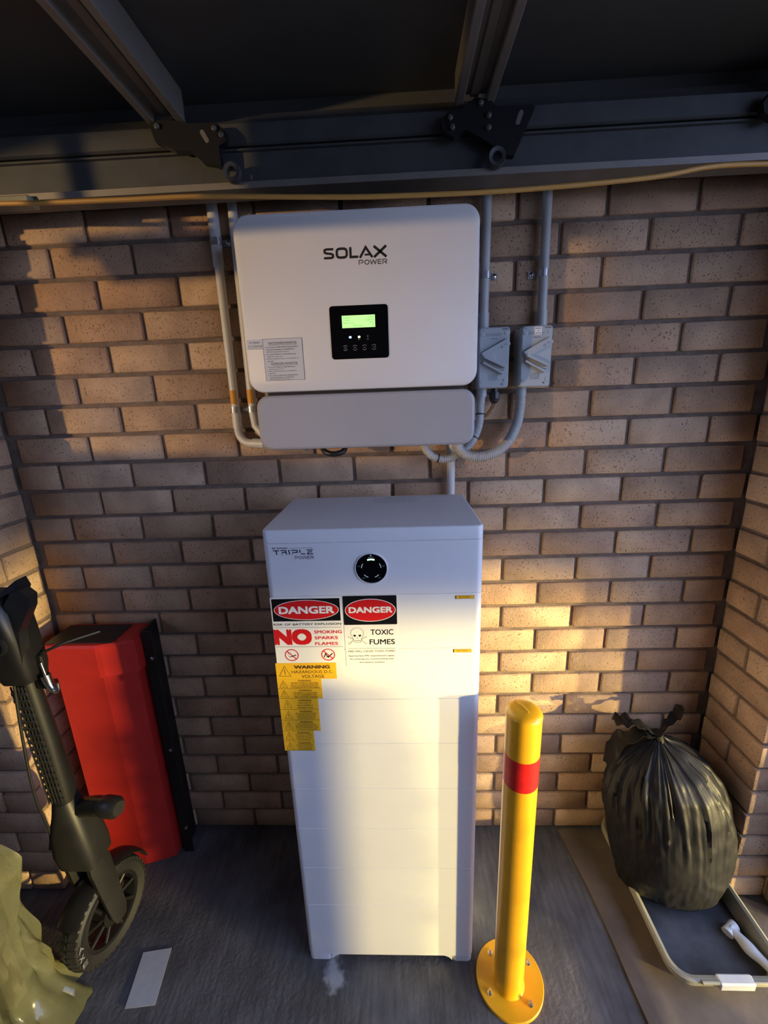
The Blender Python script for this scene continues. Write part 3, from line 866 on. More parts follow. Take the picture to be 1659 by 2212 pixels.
# faint print on the lid
mb = MB()
def lidxy(x, z): return (x, z, 1.3938)
for i, (s, x0, x1) in enumerate((('CAUTION: TWO PERSON LIFT', 1.06, 1.15), ('DO NOT PLACE OBJECTS', 1.17, 1.255))):
    txt(mb, s, x0, x1, -0.125, -0.117, 0, .005, 0, lidxy)
for i in range(4):
    txt(mb, 'READ THE INSTALLATION MANUAL BEFORE OPERATING', 1.03, 1.15, -0.145 - i * .014, -0.139 - i * .014, 0, .0, 0, lidxy)
mb.build('lid_print', mat('faded_print', (0.36, 0.36, 0.44), .5), lid)
# base with an arched cut-out
module(.0232, .2333, 'base_plinth')
for xa, xb, sg in ((bx0 + .002, 0.858, 1), (1.226, bx1 - .002, -1)):
    mb = MB(); inn = xb if sg > 0 else xa
    mb.loft(rings_z([(0.0, xa, xb, by0 + .001, by1 - .001, .014), (.0231, xa, xb, by0, by1, .014)], 6))
    foot = mb.build('foot', M['batt'], bat, 25)
    MB().prism([(inn, .004), (inn + sg * .004, .010), (inn + sg * .012, .018), (inn + sg * .024, .0233), (inn, .0233)], lambda u, w, d: (u, d, w), by0 + .0005, by0 + .03).build('fillet', M['batt'], foot)
# round status dial
dc = (1.0325, 1.2970)
mb = MB(); mb.lathe([(.0385, 0.001), (.0385, -.0020), (.0362, -.0028), (.0355, 0.001)], (dc[0], by0, dc[1]), 'y', 48, cap0=False, cap1=False)
dial = mb.build('dial_bezel', M['batt'], bat, 40)
mb = MB(); mb.lathe([(.0358, 0.0), (.0358, -.0012), (.030, -.0014)], (dc[0], by0, dc[1]), 'y', 48); fc = mb.build('dial_face', M['glass'], dial, 40, 'black glass status dial')
yd = by0 - .0016
mb = MB(); stroke(mb, arc(dc[0], dc[1], .0225, .0225, 69, 111, 10), .0032, yd); mb.build('status_light', M['ledr'], dial, None, 'lit green bar')
mb = MB()
for a in (4, 148, 222, 290):
    q_ = MB(); stroke(q_, arc(dc[0], dc[1], .0225, .0225, a, a + 28, 8), .0017, yd); q_.build('ring_mark', M['ledw'], dial)
flat(mb, [(dc[0] - .0022, dc[1] + .0305), (dc[0] + .0022, dc[1] + .0305), (dc[0], dc[1] + .0345)], yd)
mb.build('pointer_mark', M['ledw'], dial)
mb = MB()
stroke(mb, [(dc[0] - .006, dc[1] + .0275), (dc[0] + .006, dc[1] + .0275)], .0016, yd)
mb.build('dial_print', M['icon'], dial)
for a in (12, 168, 232, 308):
    c_ = (dc[0] + .029 * math.cos(R(a)), dc[1] + .029 * math.sin(R(a)))
    q_ = MB(); txt(q_, 'SOC' if a < 200 else 'RUN', c_[0] - .0030, c_[0] + .0030, c_[1] - .0012, c_[1] + .0012, yd); q_.build('dial_print', M['icon'], dial)
# TRIPLE POWER wordmark
mb = MB(); y = by0 - .0004
def word_triple(mb, x0, x1, z0, z1, w):
    W_, H_ = x1 - x0, z1 - z0
    def P(u, v): return (x0 + u * W_, z0 + v * H_)
    stroke(mb, [P(0, .88), P(.155, .88)], w, y); stroke(mb, [P(.078, .80), P(.088, 0)], w * 1.1, y)
    stroke(mb, [P(.19, .88), P(.32, .88), P(.325, .48), P(.24, .48), P(.215, .30)], w, y); stroke(mb, [P(.325, .5), P(.335, 0)], w, y); stroke(mb, [P(.205, .12), P(.215, -.02)], w, y)
    stroke(mb, [P(.395, 1), P(.41, 0)], w * 1.1, y)
    stroke(mb, [P(.455, .88), P(.60, .88), P(.605, .42), P(.50, .42), P(.475, .28)], w, y); stroke(mb, [P(.47, .10), P(.48, 0)], w, y)
    stroke(mb, [P(.665, 1), P(.675, .35)], w * 1.1, y); stroke(mb, [P(.69, .1), P(.80, .1)], w, y)
    for q, (a, b) in ((.88, (.84, .99)), (.5, (.87, .97)), (.08, (.84, 1.0))): stroke(mb, [P(a, q), P(b, q)], w, y)
    stroke(mb, [P(.885, .5), P(.855, .08)], w * .8, y)
word_triple(mb, 0.8090, 0.9015, 1.3350, 1.3465, .0024)
txt(mb, 'BY SOLAX', .8075, .8435, 1.3492, 1.3526, y, .03)
stroke(mb, [(.8475, 1.3503), (.9015, 1.3503)], .0007, y)
word_power(mb, .8580, .9015, 1.3235, 1.3310, y, .0012)
mb.build('wordmark', M['inkn'], bat, None, 'dark TRIPLE POWER lettering')
# stickers
YS = by0 - .0005
s1 = plate(0.789, 0.957, 1.0515, 1.2265, YS, .0006).build('danger_sticker', M['stw'], bat, None, 'DANGER risk of battery explosion sticker')
mb = MB(); y = YS - .0002; y2 = YS - .0004; y3 = YS - .0006
def quad(x0, x1, z0, z1): return [(x0, z0), (x1, z0), (x1, z1), (x0, z1)]
flat(mb, quad(.792, .9543, 1.1655, 1.2242), y, 0)
flat(mb, ell(.8735, 1.1946, .0778, .0263), y2, 2)
flat(mb, ell(.8735, 1.1946, .0762, .0249), y2 - .0001, 1)
txt(mb, 'DANGER', .8075, .9405, 1.1850, 1.2045, y3, .035, 2)
txt(mb, 'RISK OF BATTERY EXPLOSION', .7915, .9545, 1.1545, 1.1600, y, .014, 0)
stroke(mb, [(.7915, 1.1492), (.9545, 1.1478)], .0009, y, 3)
txt(mb, 'NO', .7895, .8815, 1.1015, 1.1445, y, .06, 1)
for i, (s, x1) in enumerate((('SMOKING', .9550), ('SPARKS', .9445), ('FLAMES', .9440))):
    txt(mb, s, .8880, x1, 1.1318 - i * .0158, 1.1402 - i * .0158, y, .022, 1)
stroke(mb, [(.791, 1.0968), (.9546, 1.0955)], .0009, y, 3)
for cx in (.828, .9176):
    ring2(mb, ell(cx, 1.0737, .0170, .0165, 28), ell(cx, 1.0737, .0146, .0141, 28), y, 1)
    if cx < .9:
        stroke(mb, [(cx - .002, 1.0690), (cx + .0105, 1.0740)], .0026, y, 0); stroke(mb, [(cx - .008, 1.0720), (cx - .003, 1.0675)], .0015, y, 0)
        stroke(mb, [(cx - .009, 1.0760), (cx - .0075, 1.0800), (cx - .0015, 1.0815)], .0008, y, 0)
    else:
        stroke(mb, [(cx - .010, 1.0665), (cx - .006, 1.0770), (cx - .002, 1.0680), (cx + .002, 1.0700)], .0024, y, 0); stroke(mb, [(cx - .001, 1.0655), (cx + .011, 1.0775)], .0026, y, 0)
    stroke(mb, [(cx - .0105, 1.0842), (cx + .0105, 1.0632)], .0024, y2, 1)
mb.build('lettering', [M['stk'], M['stred'], M['stw'], M['inkg']], s1)
s2 = plate(0.961, 1.0885, 1.041, 1.2292, YS, .0006).build('toxic_fumes_sticker', M['stw'], bat, None, 'DANGER toxic fumes sticker with skull')
mb = MB()
flat(mb, rrect(.9615, 1.0884, 1.1535, 1.2290, .002, 3), y, 0)
flat(mb, ell(1.0255, 1.1912, .0603, .0297), y2, 2); flat(mb, ell(1.0255, 1.1912, .0586, .0281), y2 - .0001, 1)
txt(mb, 'DANGER', .9745, 1.0780, 1.1845, 1.2005, y3, .035, 2)
txt(mb, 'TOXIC', 1.0240, 1.0785, 1.1260, 1.1405, y, .014, 0); txt(mb, 'FUMES', 1.0205, 1.0815, 1.0998, 1.1143, y, .014, 0)
stroke(mb, [(.9674, 1.0897), (1.0816, 1.0886)], .0008, y, 3)
txt(mb, 'FIRE WILL CAUSE TOXIC FUMES', .9674, 1.0815, 1.0793, 1.0842, y, .012, 3)
txt(mb, 'Appropriate PPE requirements apply', .9672, 1.0790, 1.0660, 1.0715, y, .012, 3)
txt(mb, 'for entering the room/working with', .9705, 1.0772, 1.0573, 1.0626, y, .012, 3)
txt(mb, 'the battery systems', .9930, 1.0548, 1.0480, 1.0535, y, .012, 3)
# skull and crossed bones
cx = .9915
stroke(mb, arc(cx, 1.1315, .0155, .0138, -35, 215, 20) + [(cx - .0095, 1.1150), (cx - .0075, 1.1065), (cx + .0075, 1.1065), (cx + .0095, 1.1150)], .0008, y, 3, closed=True)
for sx in (-1, 1):
    flat(mb, [(cx + sx * .0020, 1.1255), (cx + sx * .0085, 1.1275), (cx + sx * .0092, 1.1235), (cx + sx * .0055, 1.1210)], y, 0)
    for sz, zz in ((1, 1.1215), (-1, 1.1025)):
        stroke(mb, [(cx + sx * .010, 1.1135), (cx + sx * .0185, zz + sz * .0005)], .0006, y, 3)
        stroke(mb, [(cx + sx * .010, 1.1160 if sz > 0 else 1.1105), (cx + sx * .0200, zz - sz * .0028)], .0006, y, 3)
        stroke(mb, [(cx + sx * .0185, zz + sz * .0005), (cx + sx * .0205, zz + sz * .0015), (cx + sx * .0225, zz - sz * .001), (cx + sx * .0200, zz - sz * .0028)], .0006, y, 3)
flat(mb, [(cx - .0016, 1.1175), (cx + .0016, 1.1175), (cx, 1.1205)], y, 0)
for k in range(-3, 4): stroke(mb, [(cx + k * .0018, 1.1090), (cx + k * .0018, 1.1125)], .0005, y, 3)
stroke(mb, [(cx - .0075, 1.1108), (cx + .0075, 1.1108)], .0005, y, 3)
mb.build('lettering', [M['stk'], M['stred'], M['stw'], M['inkg']], s2)
def triangle(mb, cx, z0, hw, h, w, y):
    stroke(mb, [(cx - hw, z0), (cx + hw, z0), (cx, z0 + h)], w, y, closed=True)
    bz = z0 + h * .40
    stroke(mb, [(cx + hw * .05, bz + h * .30), (cx - hw * .12, bz + h * .05), (cx + hw * .12, bz + h * .02), (cx - hw * .02, bz - h * .26)], w * 1.1, y)
W1 = plate(0.7845, 0.9352, 1.0058, 1.0512, YS - .0001, .0006).build('warning_sticker', M['sty'], bat, None, 'large yellow WARNING hazardous D.C. voltage sticker')
mb = MB(); y = YS - .0003
triangle(mb, .8063, 1.0145, .0148, .0280, .0011, y)
txt(mb, 'WARNING', .8300, .9195, 1.0350, 1.0446, y, .045); txt(mb, 'HAZARDOUS D.C.', .8232, .9270, 1.0222, 1.0303, y, .004); txt(mb, 'VOLTAGE', .8472, .9038, 1.0090, 1.0178, y, .004)
mb.build('lettering', M['inkb'], W1)
small = [(.8955, 1.0058, .9780, ['BATTERY SYSTEM D.C. ISOLATORS', 'DO NOT DE-ENERGISE THE BATTERY', 'SYSTEM AND BATTERY SYSTEM CABLING'], .0715, .7995),
         (.8955, .9780, .9492, ['PV ARRAY D.C. ISOLATORS', 'DO NOT DE-ENERGISE THE PV', 'ARRAY AND ARRAY CABLINGS'], .0600, .7995),
         (.8832, .9492, .9165, ['DO NOT', 'DISCONNECT', 'UNDER LOAD'], .0400, .8045),
         (.8832, .9165, .8840, ['MULTIPLE BATTERY SYSTEMS', 'TURN OFF ALL BATTERY', 'SYSTEM ISOLATORS TO', 'ISOLATE EQUIPMENT'], .0530, .8045),
         (.8832, .8840, .8512, ['ARC FLASH HAZARD', 'ARC FLASH HAZARD APPROPRIATE', 'PPE AND TOOLS REQUIRED WHILE', 'WORKING ON THE EQUIPMENT'], .0580, .8025),
         (.8645, .8512, .8188, ['MULTIPLE D.C. SOURCES', 'TURN OFF ALL D.C.', 'ISOLATORS TO ISOLATE', 'EQUIPMENT'], .0430, .8000),
         (.8645, .8188, .7888, ['PV ARRAY DC ISOLATORS', 'REMOTE OR ADJACENT', 'TO THE ARRAY AND', 'ROOF CEILING'], .0430, .8000)]
for i, (x1, zt, zb, L_, lw, tx) in enumerate(small):
    s = plate(0.7842, x1, zb + .0002, zt - .0002, YS - .0001, .0006).build('warning_sticker', M['sty'], bat, None, 'small yellow WARNING sticker')
    mb = MB(); H_ = zt - zb
    triangle(mb, tx, zb + H_ * .16, .0098, H_ * .70, .0008, y)
    cx = (tx + .011 + x1) / 2
    txt(mb, 'WARNING', cx - .0165, cx + .0165, zt - H_ * .27, zt - H_ * .10, y, .012)
    n = len(L_); mx_ = max(len(q) for q in L_)
    for k, q in enumerate(L_):
        hw = lw / 2 * (0.55 + 0.45 * len(q) / mx_) * (0.94 if cx + lw / 2 > x1 else 1)
        zz = zt - H_ * (.30 + (.64) * (k + 1) / n) + H_ * .03
        txt(mb, q, max(tx + .011, cx - hw), min(x1 - .001, cx + hw), zz, zz + H_ * .64 / n * .62, y, .006)
    stroke(mb, [(.7842, zb + .0005), (x1, zb + .0005)], .0006, y)
    mb.build('lettering', M['inkb'], s)
for x0, z in ((1.2258, 1.2168), (1.2220, 1.0755)):
    s = plate(x0, x0 + .0425, z, z + .0082, YS, .0006).build('battery_label', M['sty'], bat, None, 'tiny yellow BATTERY label')
    mb = MB(); txt(mb, 'BATTERY', x0 + .008, x0 + .0355, z + .0024, z + .0058, YS - .0002, .0)
    stroke(mb, [(x0, z), (x0 + .0425, z), (x0 + .0425, z + .0082), (x0, z + .0082)], .0006, YS - .0002, closed=True)
    flat(mb, quad(x0, x0 + .0015, z, z + .0082), YS - .0002)
    mb.build('lettering', M['inkb'], s)

# ------------------------------------------------------------------ bollard
bol = thing('bollard', 'yellow steel bollard with red band bolted to the floor', 'bollard', (1.384, -0.470, 0.0))
cx, cy = 1.384, -0.470
MB().lathe([(.096, 0.0), (.096, .008), (.0945, .0095)], (1.389, -0.464, 0), 'z', 64).build('base_flange', M['yellow'], bol, 30)
MB().lathe([(.0455, .0096), (.0430, .013), (.0420, .018), (.0420, .934), (.0415, .938)], (cx, cy, 0), 'z', 48).build('post', M['yellow'], bol, 30)
mb = MB(); mb.lathe([(.0425, .934), (.0425, .941), (.040, .9455), (.030, .9495), (.015, .952), (.0, .9525)], (cx, cy, 0), 'z', 48, cap1=False)
cap = mb.build('cap', M['yellow'], bol, 40)
mb = MB(); d = Vector((0.45, -0.9)).normalized()
mb.tube([(cx - .004 - d.x * .024, cy + .008 - d.y * .024, .9500), (cx - .004, cy + .008, .9535), (cx - .004 + d.x * .024, cy + .008 + d.y * .024, .9495)], 0.0035, 8); mb.build('cap_ridge', M['yellow'], cap, 50)
MB().lathe([(.0424, .745), (.0424, .832)], (cx, cy, 0), 'z', 48, cap0=False, cap1=False).build('red_band', M['redtape'], bol, 30, 'red tape band')
for a in (28, 128, 208, 308):
    bx, by = 1.389 + .073 * math.cos(R(a)), -0.464 + .073 * math.sin(R(a))
    mb = MB(); mb.lathe([(.0075, 0), (.0075, .0015)], (bx, by, .0095), 'z', 14); mb.lathe([(.0055, 0), (.0055, .005)], (bx, by, .011), 'z', 6); mb.lathe([(.0028, 0), (.0028, .010)], (bx, by, .016), 'z', 10)
    mb.build('anchor_bolt', M['chrome'], bol)

# ------------------------------------------------------------------ red box and black upright, left
rb = thing('red_box', 'tall red plastic box with overhanging lid standing in the left corner', 'box', (0.06, -0.09, 0.0))
def red_prof(e): return [(-.042 - e, -.149 - e), (.113 + e * .3, -.149 - e), (.125 + e * .5, -.146 - e), (.212 + e, -.117 - e * .8), (.212 + e, -.03), (-.042 - e, -.03)]
mb = MB(); mb.loft([[(x, yy, z) for x, yy in red_prof(q)] for z, q in ((0.0, -.003), (.006, 0.0), (.84, 0.0))]); mb.build('body', M['redbox'], rb)
mb = MB(); mb.loft([[(x, yy, z) for x, yy in red_prof(q)] for z, q in ((.829, .017), (.936, .017), (.944, .012), (.948, -.002))]); lid_ = mb.build('lid', M['redbox'], rb)
MB().box((-.05, -.155, .948), (.17, -.04, .951), .001).build('lid_film', M['black'], lid_)
up = thing('black_upright', 'black steel upright with bright screws between red box and battery', 'post', (0.26, -0.06, 0.0))
mb = MB(); mb.box((0.232, -0.100, 0.0), (0.268, -0.094, 0.955), .001); mb.box((0.232, -0.096, 0.0), (0.238, -0.012, 0.955)); mb.build('angle_post', M['blackmetal'], up)
for z in (.855, .48, .12):
    MB().lathe([(.006, 0), (.006, -.003), (.003, -.005)], (0.256, -0.1, z), 'y', 12).build('screw', M['chrome'], up, 40)

# ------------------------------------------------------------------ scooter
sc = thing('kick_scooter', 'black electric scooter parked upright beside the red box', 'scooter', (0.135, -0.38, 0.0))
wc = Vector((0.140, -0.380, 0.141)); th = R(10)
ax = Vector((math.cos(th), -math.sin(th), 0)); uu = ax.cross(Vector((0, 0, 1))).normalized(); vv = Vector((0, 0, 1))
def wheel_ring(prof, seg=48):
    rings = []
    for k in range(seg + 1):
        a = 2 * math.pi * k / seg
        d = uu * math.cos(a) + vv * math.sin(a)
        rings.append([wc + d * r + ax * h for r, h in prof])
    return rings
mb = MB(); tp = [(.100 + .0, -.024), (.122, -.031), (.134, -.024), (.139, -.010), (.139, .010), (.134, .024), (.122, .031), (.100, .024)]
mb.loft(wheel_ring(tp), False, False)
tyre = mb.build('tyre', M['rubber'], sc, 35)
mb = MB()
for k in range(40):
    a0_ = 2 * math.pi * k / 40
    for h0, h1 in ((-.027, -.004), (.004, .027)):
        sh_ = 0.0 if h0 < 0 else .5
        aa, ab = a0_ + sh_ * .078, a0_ + sh_ * .078 + .095
        P = []
        for a in (aa, ab):
            d = uu * math.cos(a) + vv * math.sin(a)
            for h in (h0, h1):
                rr0 = .1395 if abs(h) < .01 else .1325
                P += [wc + d * (rr0 - .004) + ax * h, wc + d * (rr0 + .0016) + ax * h]
        mb.add(P, [(0, 1, 3, 2), (4, 6, 7, 5), (1, 5, 7, 3), (0, 4, 5, 1), (2, 3, 7, 6)])
mb.build('tread', M['rubber'], tyre)
mb = MB()
mb.loft(wheel_ring([(.102, -.020), (.102, .022), (.090, .024), (.086, .012), (.086, -.018)]), False, False)
for k in range(9):
    a = 2 * math.pi * k / 9; d = uu * math.cos(a) + vv * math.sin(a); e = uu * math.cos(a + .3) + vv * math.sin(a + .3)
    mb.tube([wc + d * .034 + ax * .012, wc + e * .090 + ax * .016], .006, 8)
mb.tube([wc - ax * .03, wc + ax * .03], .040, 24)
mb.build('rim', M['scoot'], sc, 40)
MB().tube([wc + ax * .028, wc + ax * .046], .014, 12).build('axle_nut', M['scootg'], sc, 40)
mb = MB()
rings = []
for k in range(0, 15):
    a = R(40 + k * 9.0); d = uu * math.cos(a) + vv * math.sin(a)
    rings.append([wc + d * r + ax * h for r, h in ((.150, -.036), (.157, -.022), (.159, 0), (.157, .022), (.150, .036), (.147, .034), (.153, 0), (.147, -.034))])
mb.loft(rings); mb.build('mudguard', M['scoot'], sc, 40)
# fork and head
for s, nm in ((-1, 'left'), (1, 'right')):
    mb = MB()
    a_ = wc + ax * s * .046 + Vector((0, 0, 0)); b_ = Vector((0.128, -0.392, 0.40)) + ax * s * .040
    dd = (b_ - a_).normalized()
    fw = dd.cross(ax).normalized()
    rings = []
    for t, w_, tk in ((-.10, .018, .005), (0.0, .026, .007), (.35, .030, .009), (.8, .034, .012), (1.0, .028, .012)):
        c_ = a_.lerp(b_, t)
        rings.append([c_ + fw * (w_ * u_) + ax * (tk * q_) for u_, q_ in ((-1, -.6), (-.6, -1), (.6, -1), (1, -.6), (1, .6), (.6, 1), (-.6, 1), (-1, .6))])
    mb.loft(rings); mb.build('fork_leg', M['scootg'], sc, 40)
mb = MB()
mb.loft(rings_z([(.375, .075, .185, -.435, -.340, .02), (.42, .065, .185, -.44, -.335, .028), (.50, .07, .175, -.438, -.338, .03), (.56, .085, .160, -.43, -.352, .03), (.60, .092, .150, -.425, -.358, .028)], 4))
mb.build('head_block', M['scootg'], sc, 40)
mb = MB()
mb.loft(rings_z([(.60, .092, .150, -.425, -.358, .028), (.80, .088, .143, -.420, -.362, .027), (1.02, .078, .132, -.418, -.366, .026)], 5)); mb.build('stem', M['scoot'], sc, 40)
# braided cable sleeve: woven bands on the front of the stem
mb = MB()
for k in range(17):
    z = .62 + k * .0215; x = .1225 - (z - .6) * .036
    mb.box((x - .021, -.4255, z), (x + .023, -.4185, z + .010), .001)
for k in range(5):
    dx = -.018 + k * .0095
    mb.tube([(.1225 + dx, -.4255, .615), (.1225 + dx - .0135, -.4225, .99)], .0022, 6)
mb.build('cable_sleeve', M['scootg'], sc)
mb = MB(); mb.tube(smooth_path([(.108, -.428, 1.0), (.098, -.44, .82), (.092, -.445, .66), (.085, -.43, .52), (.06, -.42, .44)], 8), .0035, 8); mb.build('brake_cable', M['scootg'], sc, 50)
# folding peg sticking out to the right
mb = MB(); mb.tube([(0.150, -0.385, .555), (0.205, -0.400, .578), (0.235, -.408, .586)], .026, 10); mb.build('peg_arm', M['scoot'], sc, 40)
mb = MB(); mb.tube([(0.232, -.407, .586), (0.25, -.411, .589), (0.285, -.418, .592), (0.297, -.421, .593)], lambda i: (.024, .029, .028, .019)[i], 12); mb.build('peg_grip', M['scootg'], sc, 40)
# top: clamp, latch hook, display head with fins
mb = MB(); mb.loft(rings_z([(1.0, .070, .150, -.432, -.355, .02), (1.03, .060, .155, -.44, -.35, .024), (1.12, .035, .155, -.45, -.35, .03), (1.20, .01, .15, -.46, -.35, .03), (1.24, -.02, .13, -.45, -.36, .03)], 4)); hd = mb.build('display_head', M['scoot'], sc, 40)
mb = MB(); mb.prism([(.150, 1.06), (.163, 1.15), (.205, 1.215), (.212, 1.245), (.196, 1.262), (.170, 1.255), (.145, 1.225)], lambda u, w, d: (u, d, w), -.432, -.405); mb.build('lever_fin', M['scootg'], hd)
mb = MB(); mb.prism([(.08, 1.20), (.150, 1.215), (.168, 1.252), (.160, 1.275), (.10, 1.235), (.06, 1.22)], lambda u, w, d: (u, d, w), -.40, -.37); mb.build('rear_fin', M['scoot'], hd)
mb = MB(); mb.lathe([(.026, 0), (.026, -.008), (.020, -.010), (.019, -.004), (.010, -.004), (.009, -.010), (.0, -.010)], (.118, -.448, 1.125), 'y', 24, cap1=False); mb.build('round_button', M['scootg'], hd, 40)
mb = MB(); mb.box((.135, -.400, .965), (.170, -.385, 1.065), .003); mb.tube(smooth_path([(.150, -.395, 1.06), (.20, -.36, 1.075), (.26, -.30, 1.075)], 8), .004, 8); mb.build('latch_bracket', M['scoot'], sc)
mb = MB()
mb.tube([(.166, -.400, 1.045), (.172, -.402, 1.005)], .004, 8)
mb.tube(smooth_path([(.172, -.402, 1.010), (.178, -.404, .985), (.190, -.407, .968), (.203, -.410, .972), (.206, -.410, .992)], 8), lambda i: max(.003, .012 - .00028 * i * 1.0), 10)
mb.build('latch_hook', M['chrome'], sc, 50, 'bright steel latch hook')
# AXE lettering down the side of the tyre
mb = MB()
side = -ax
for ch, ang in (('A', 14), ('X', 0), ('E', -14)):
    a = R(ang); d = uu * math.cos(a) + vv * math.sin(a); t_ = ax.cross(d)
    base = wc + d * .122 + ax * .0335
    txt(mb, ch, -.008, .008, -.008, .008, 0, .02, 0, lambda u, w, base=base, d=d, t_=t_: tuple(base + Vector((0, 0, 1)) * w - uu * u))
mb.build('tyre_lettering', M['icon'], tyre)

# ------------------------------------------------------------------ clear plastic bag, lower left
pb = thing('plastic_bag', 'crumpled clear yellowish plastic bag of cardboard at the lower left edge', 'bag', (-0.10, -0.56, 0.0))
mb = MB(); NU, NV = 72, 64; rings = []
for j in range(NV + 1):
    v = j / NV; z = 0.90 * v
    ring = []
    wid = 1.0 - 0.25 * max(0, v - .6) / .4
    for i in range(NU):
        a = 2 * math.pi * i / NU
        ca, sa = math.cos(a), math.sin(a)
        x = math.copysign(abs(ca) ** .7, ca) * .165 * wid; yv = math.copysign(abs(sa) ** .7, sa) * .095 * wid
        n1 = noise.noise((ca * 2.2, sa * 2.2, z * 5.0)); n2 = 1 - abs(noise.noise((ca * 4 + 9, sa * 4, z * 2.6 + ca))) * 3; n3 = abs(noise.noise((ca * 8, sa * 8 + 4, z * 5 + sa * 2))) * 2 - .5
        k = 1 + .20 * n1 + .12 * n2 + .07 * n3
        spread = 1 + .45 * max(0, .12 - v) / .12
        top = 1 if v < .93 else max(.05, 1 - ((v - .93) / .07) ** 2 * .9)
        cxx = -0.115 - .03 * v
        ring.append((cxx + x * k * spread * top, -0.570 + yv * k * spread * top, max(0.002, z + .02 * n3 * (1 if v > .02 else 0))))
    rings.append(ring)
mb.loft(rings); mb.build('film', M['film'], pb, 60)
mb = MB()
for q in range(3):
    w0 = .06 - q * .01
    mb.box((-0.20 + q * .055, -0.61 + q * .03, .003), (-0.19 + q * .055 + .035, -0.53 + q * .012, .62 - q * .18), .002)
mb.build('cardboard_inside', M['card'], pb)

# ------------------------------------------------------------------ paper strip on the floor
P4 = [(0.252, -0.413), (0.337, -0.400), (0.357, -0.533), (0.273, -0.542)]
mb = MB(); n = 8; rings = []
for i in range(n + 1):
    t = i / n
    a = Vector(P4[0]).lerp(Vector(P4[3]), t); b = Vector(P4[1]).lerp(Vector(P4[2]), t)
    zz = .0012 + .0004 * math.sin(t * 5.0) ** 2
    rings.append([(a.x, a.y, zz + .0008), (b.x, b.y, zz * .7 + .0008), (b.x, b.y, zz * .7), (a.x, a.y, zz)])
mb.loft(rings)
o = mb.build('paper_strip', M['paper'], None)
tag(o, 'pale grey strip of paper lying on the concrete beside the scooter wheel', 'paper')

# ------------------------------------------------------------------ cardboard sheet, tray, bag on the right
edge = [(1.692, -0.015), (1.705, -0.10), (1.722, -0.22), (1.733, -0.36), (1.738, -0.48), (1.745, -0.60), (1.742, -0.75), (1.75, -1.0)]
mb = MB(); rings = []
for (x, yy) in edge:
    xr = 2.165 if yy > -0.245 else 2.50
    k = noise.noise((yy * 6, 0, 0)) * .004
    rings.append([(x, yy, .001), (x - .002, yy, .008 + k), (x + .035, yy, .016 + k), (x + .075, yy, .010), (x + .11, yy, .0055), (xr, yy, .0055), (xr, yy, .0005)])
mb.loft(rings)
o = mb.build('cardboard_sheet', M['card'], None, 50)
tag(o, 'brown flattened cardboard sheet lying under the cream tray', 'cardboard')
tr = thing('plastic_tray', 'cream plastic tray with raised rim and dark floor under the bin bag', 'tray', (1.99, -0.26, 0.007))
tx0, tx1, ty0, ty1 = 1.838, 2.160, -0.500, -0.020
mb = MB()
zb, zr = .0075, .078
mb.loft(rings_z([(zb, tx0 + .03, tx1 - .015, ty0 + .03, ty1 - .01, .05), (zr - .016, tx0 + .006, tx1 - .002, ty0 + .006, ty1, .05), (zr - .015, tx0 - .004, tx1 + .004, ty0 - .004, ty1 + .004, .055), (zr, tx0 - .004, tx1 + .004, ty0 - .004, ty1 + .004, .055),
                 (zr + .003, tx0 + .003, tx1 - .002, ty0 + .003, ty1 - .002, .05), (zr, tx0 + .012, tx1 - .010, ty0 + .012, ty1 - .008, .045), (zb + .008, tx0 + .034, tx1 - .018, ty0 + .034, ty1 - .014, .045), (zb + .008, tx0 + .06, tx1 - .05, ty0 + .06, ty1 - .04, .03)], 7), True, True)
mb.build('tub', M['cream'], tr, 35)
mb = MB(); mb.loft(rings_z([(zb + .0085, tx0 + .038, tx1 - .020, ty0 + .038, ty1 - .016, .045), (zb + .014, tx0 + .036, tx1 - .018, ty0 + .036, ty1 - .014, .045)], 6)); mb.build('floor_mat', M['mattm'], tr)
mb = MB(); mb.box((1.950, -.512, .058), (2.048, -.486, .0845), .004); mb.build('rim_clip', M['whitep'], tr, None, 'white rim clip')
MB().tube([(1.905, -.5045, .079), (2.17, -.5045, .079)], .0055, 8).build('rim_rod', M['cream'], tr, 50)
# white plastic arm lying in the tray
mb = MB()
mb.tube(smooth_path([(2.096, -.356, .042), (2.100, -.367, .043), (2.106, -.386, .045), (2.112, -.414, .048), (2.124, -.440, .050), (2.132, -.462, .052)], 6), lambda i: (.0125 + .005 * math.exp(-((i - 2) / 3.0) ** 2) + .005 * math.exp(-((i - 17) / 5.0) ** 2)), 12)
mb.tube(smooth_path([(2.080, -.366, .038), (2.096, -.356, .042), (2.113, -.349, .042)], 5), lambda i: .0135 + .003 * abs(i - 5) / 5.0, 12)
o = mb.build('plastic_rod', M['whitep'], None, 50)
tag(o, 'white knobbly plastic rod lying inside the cream tray', 'plastic part')

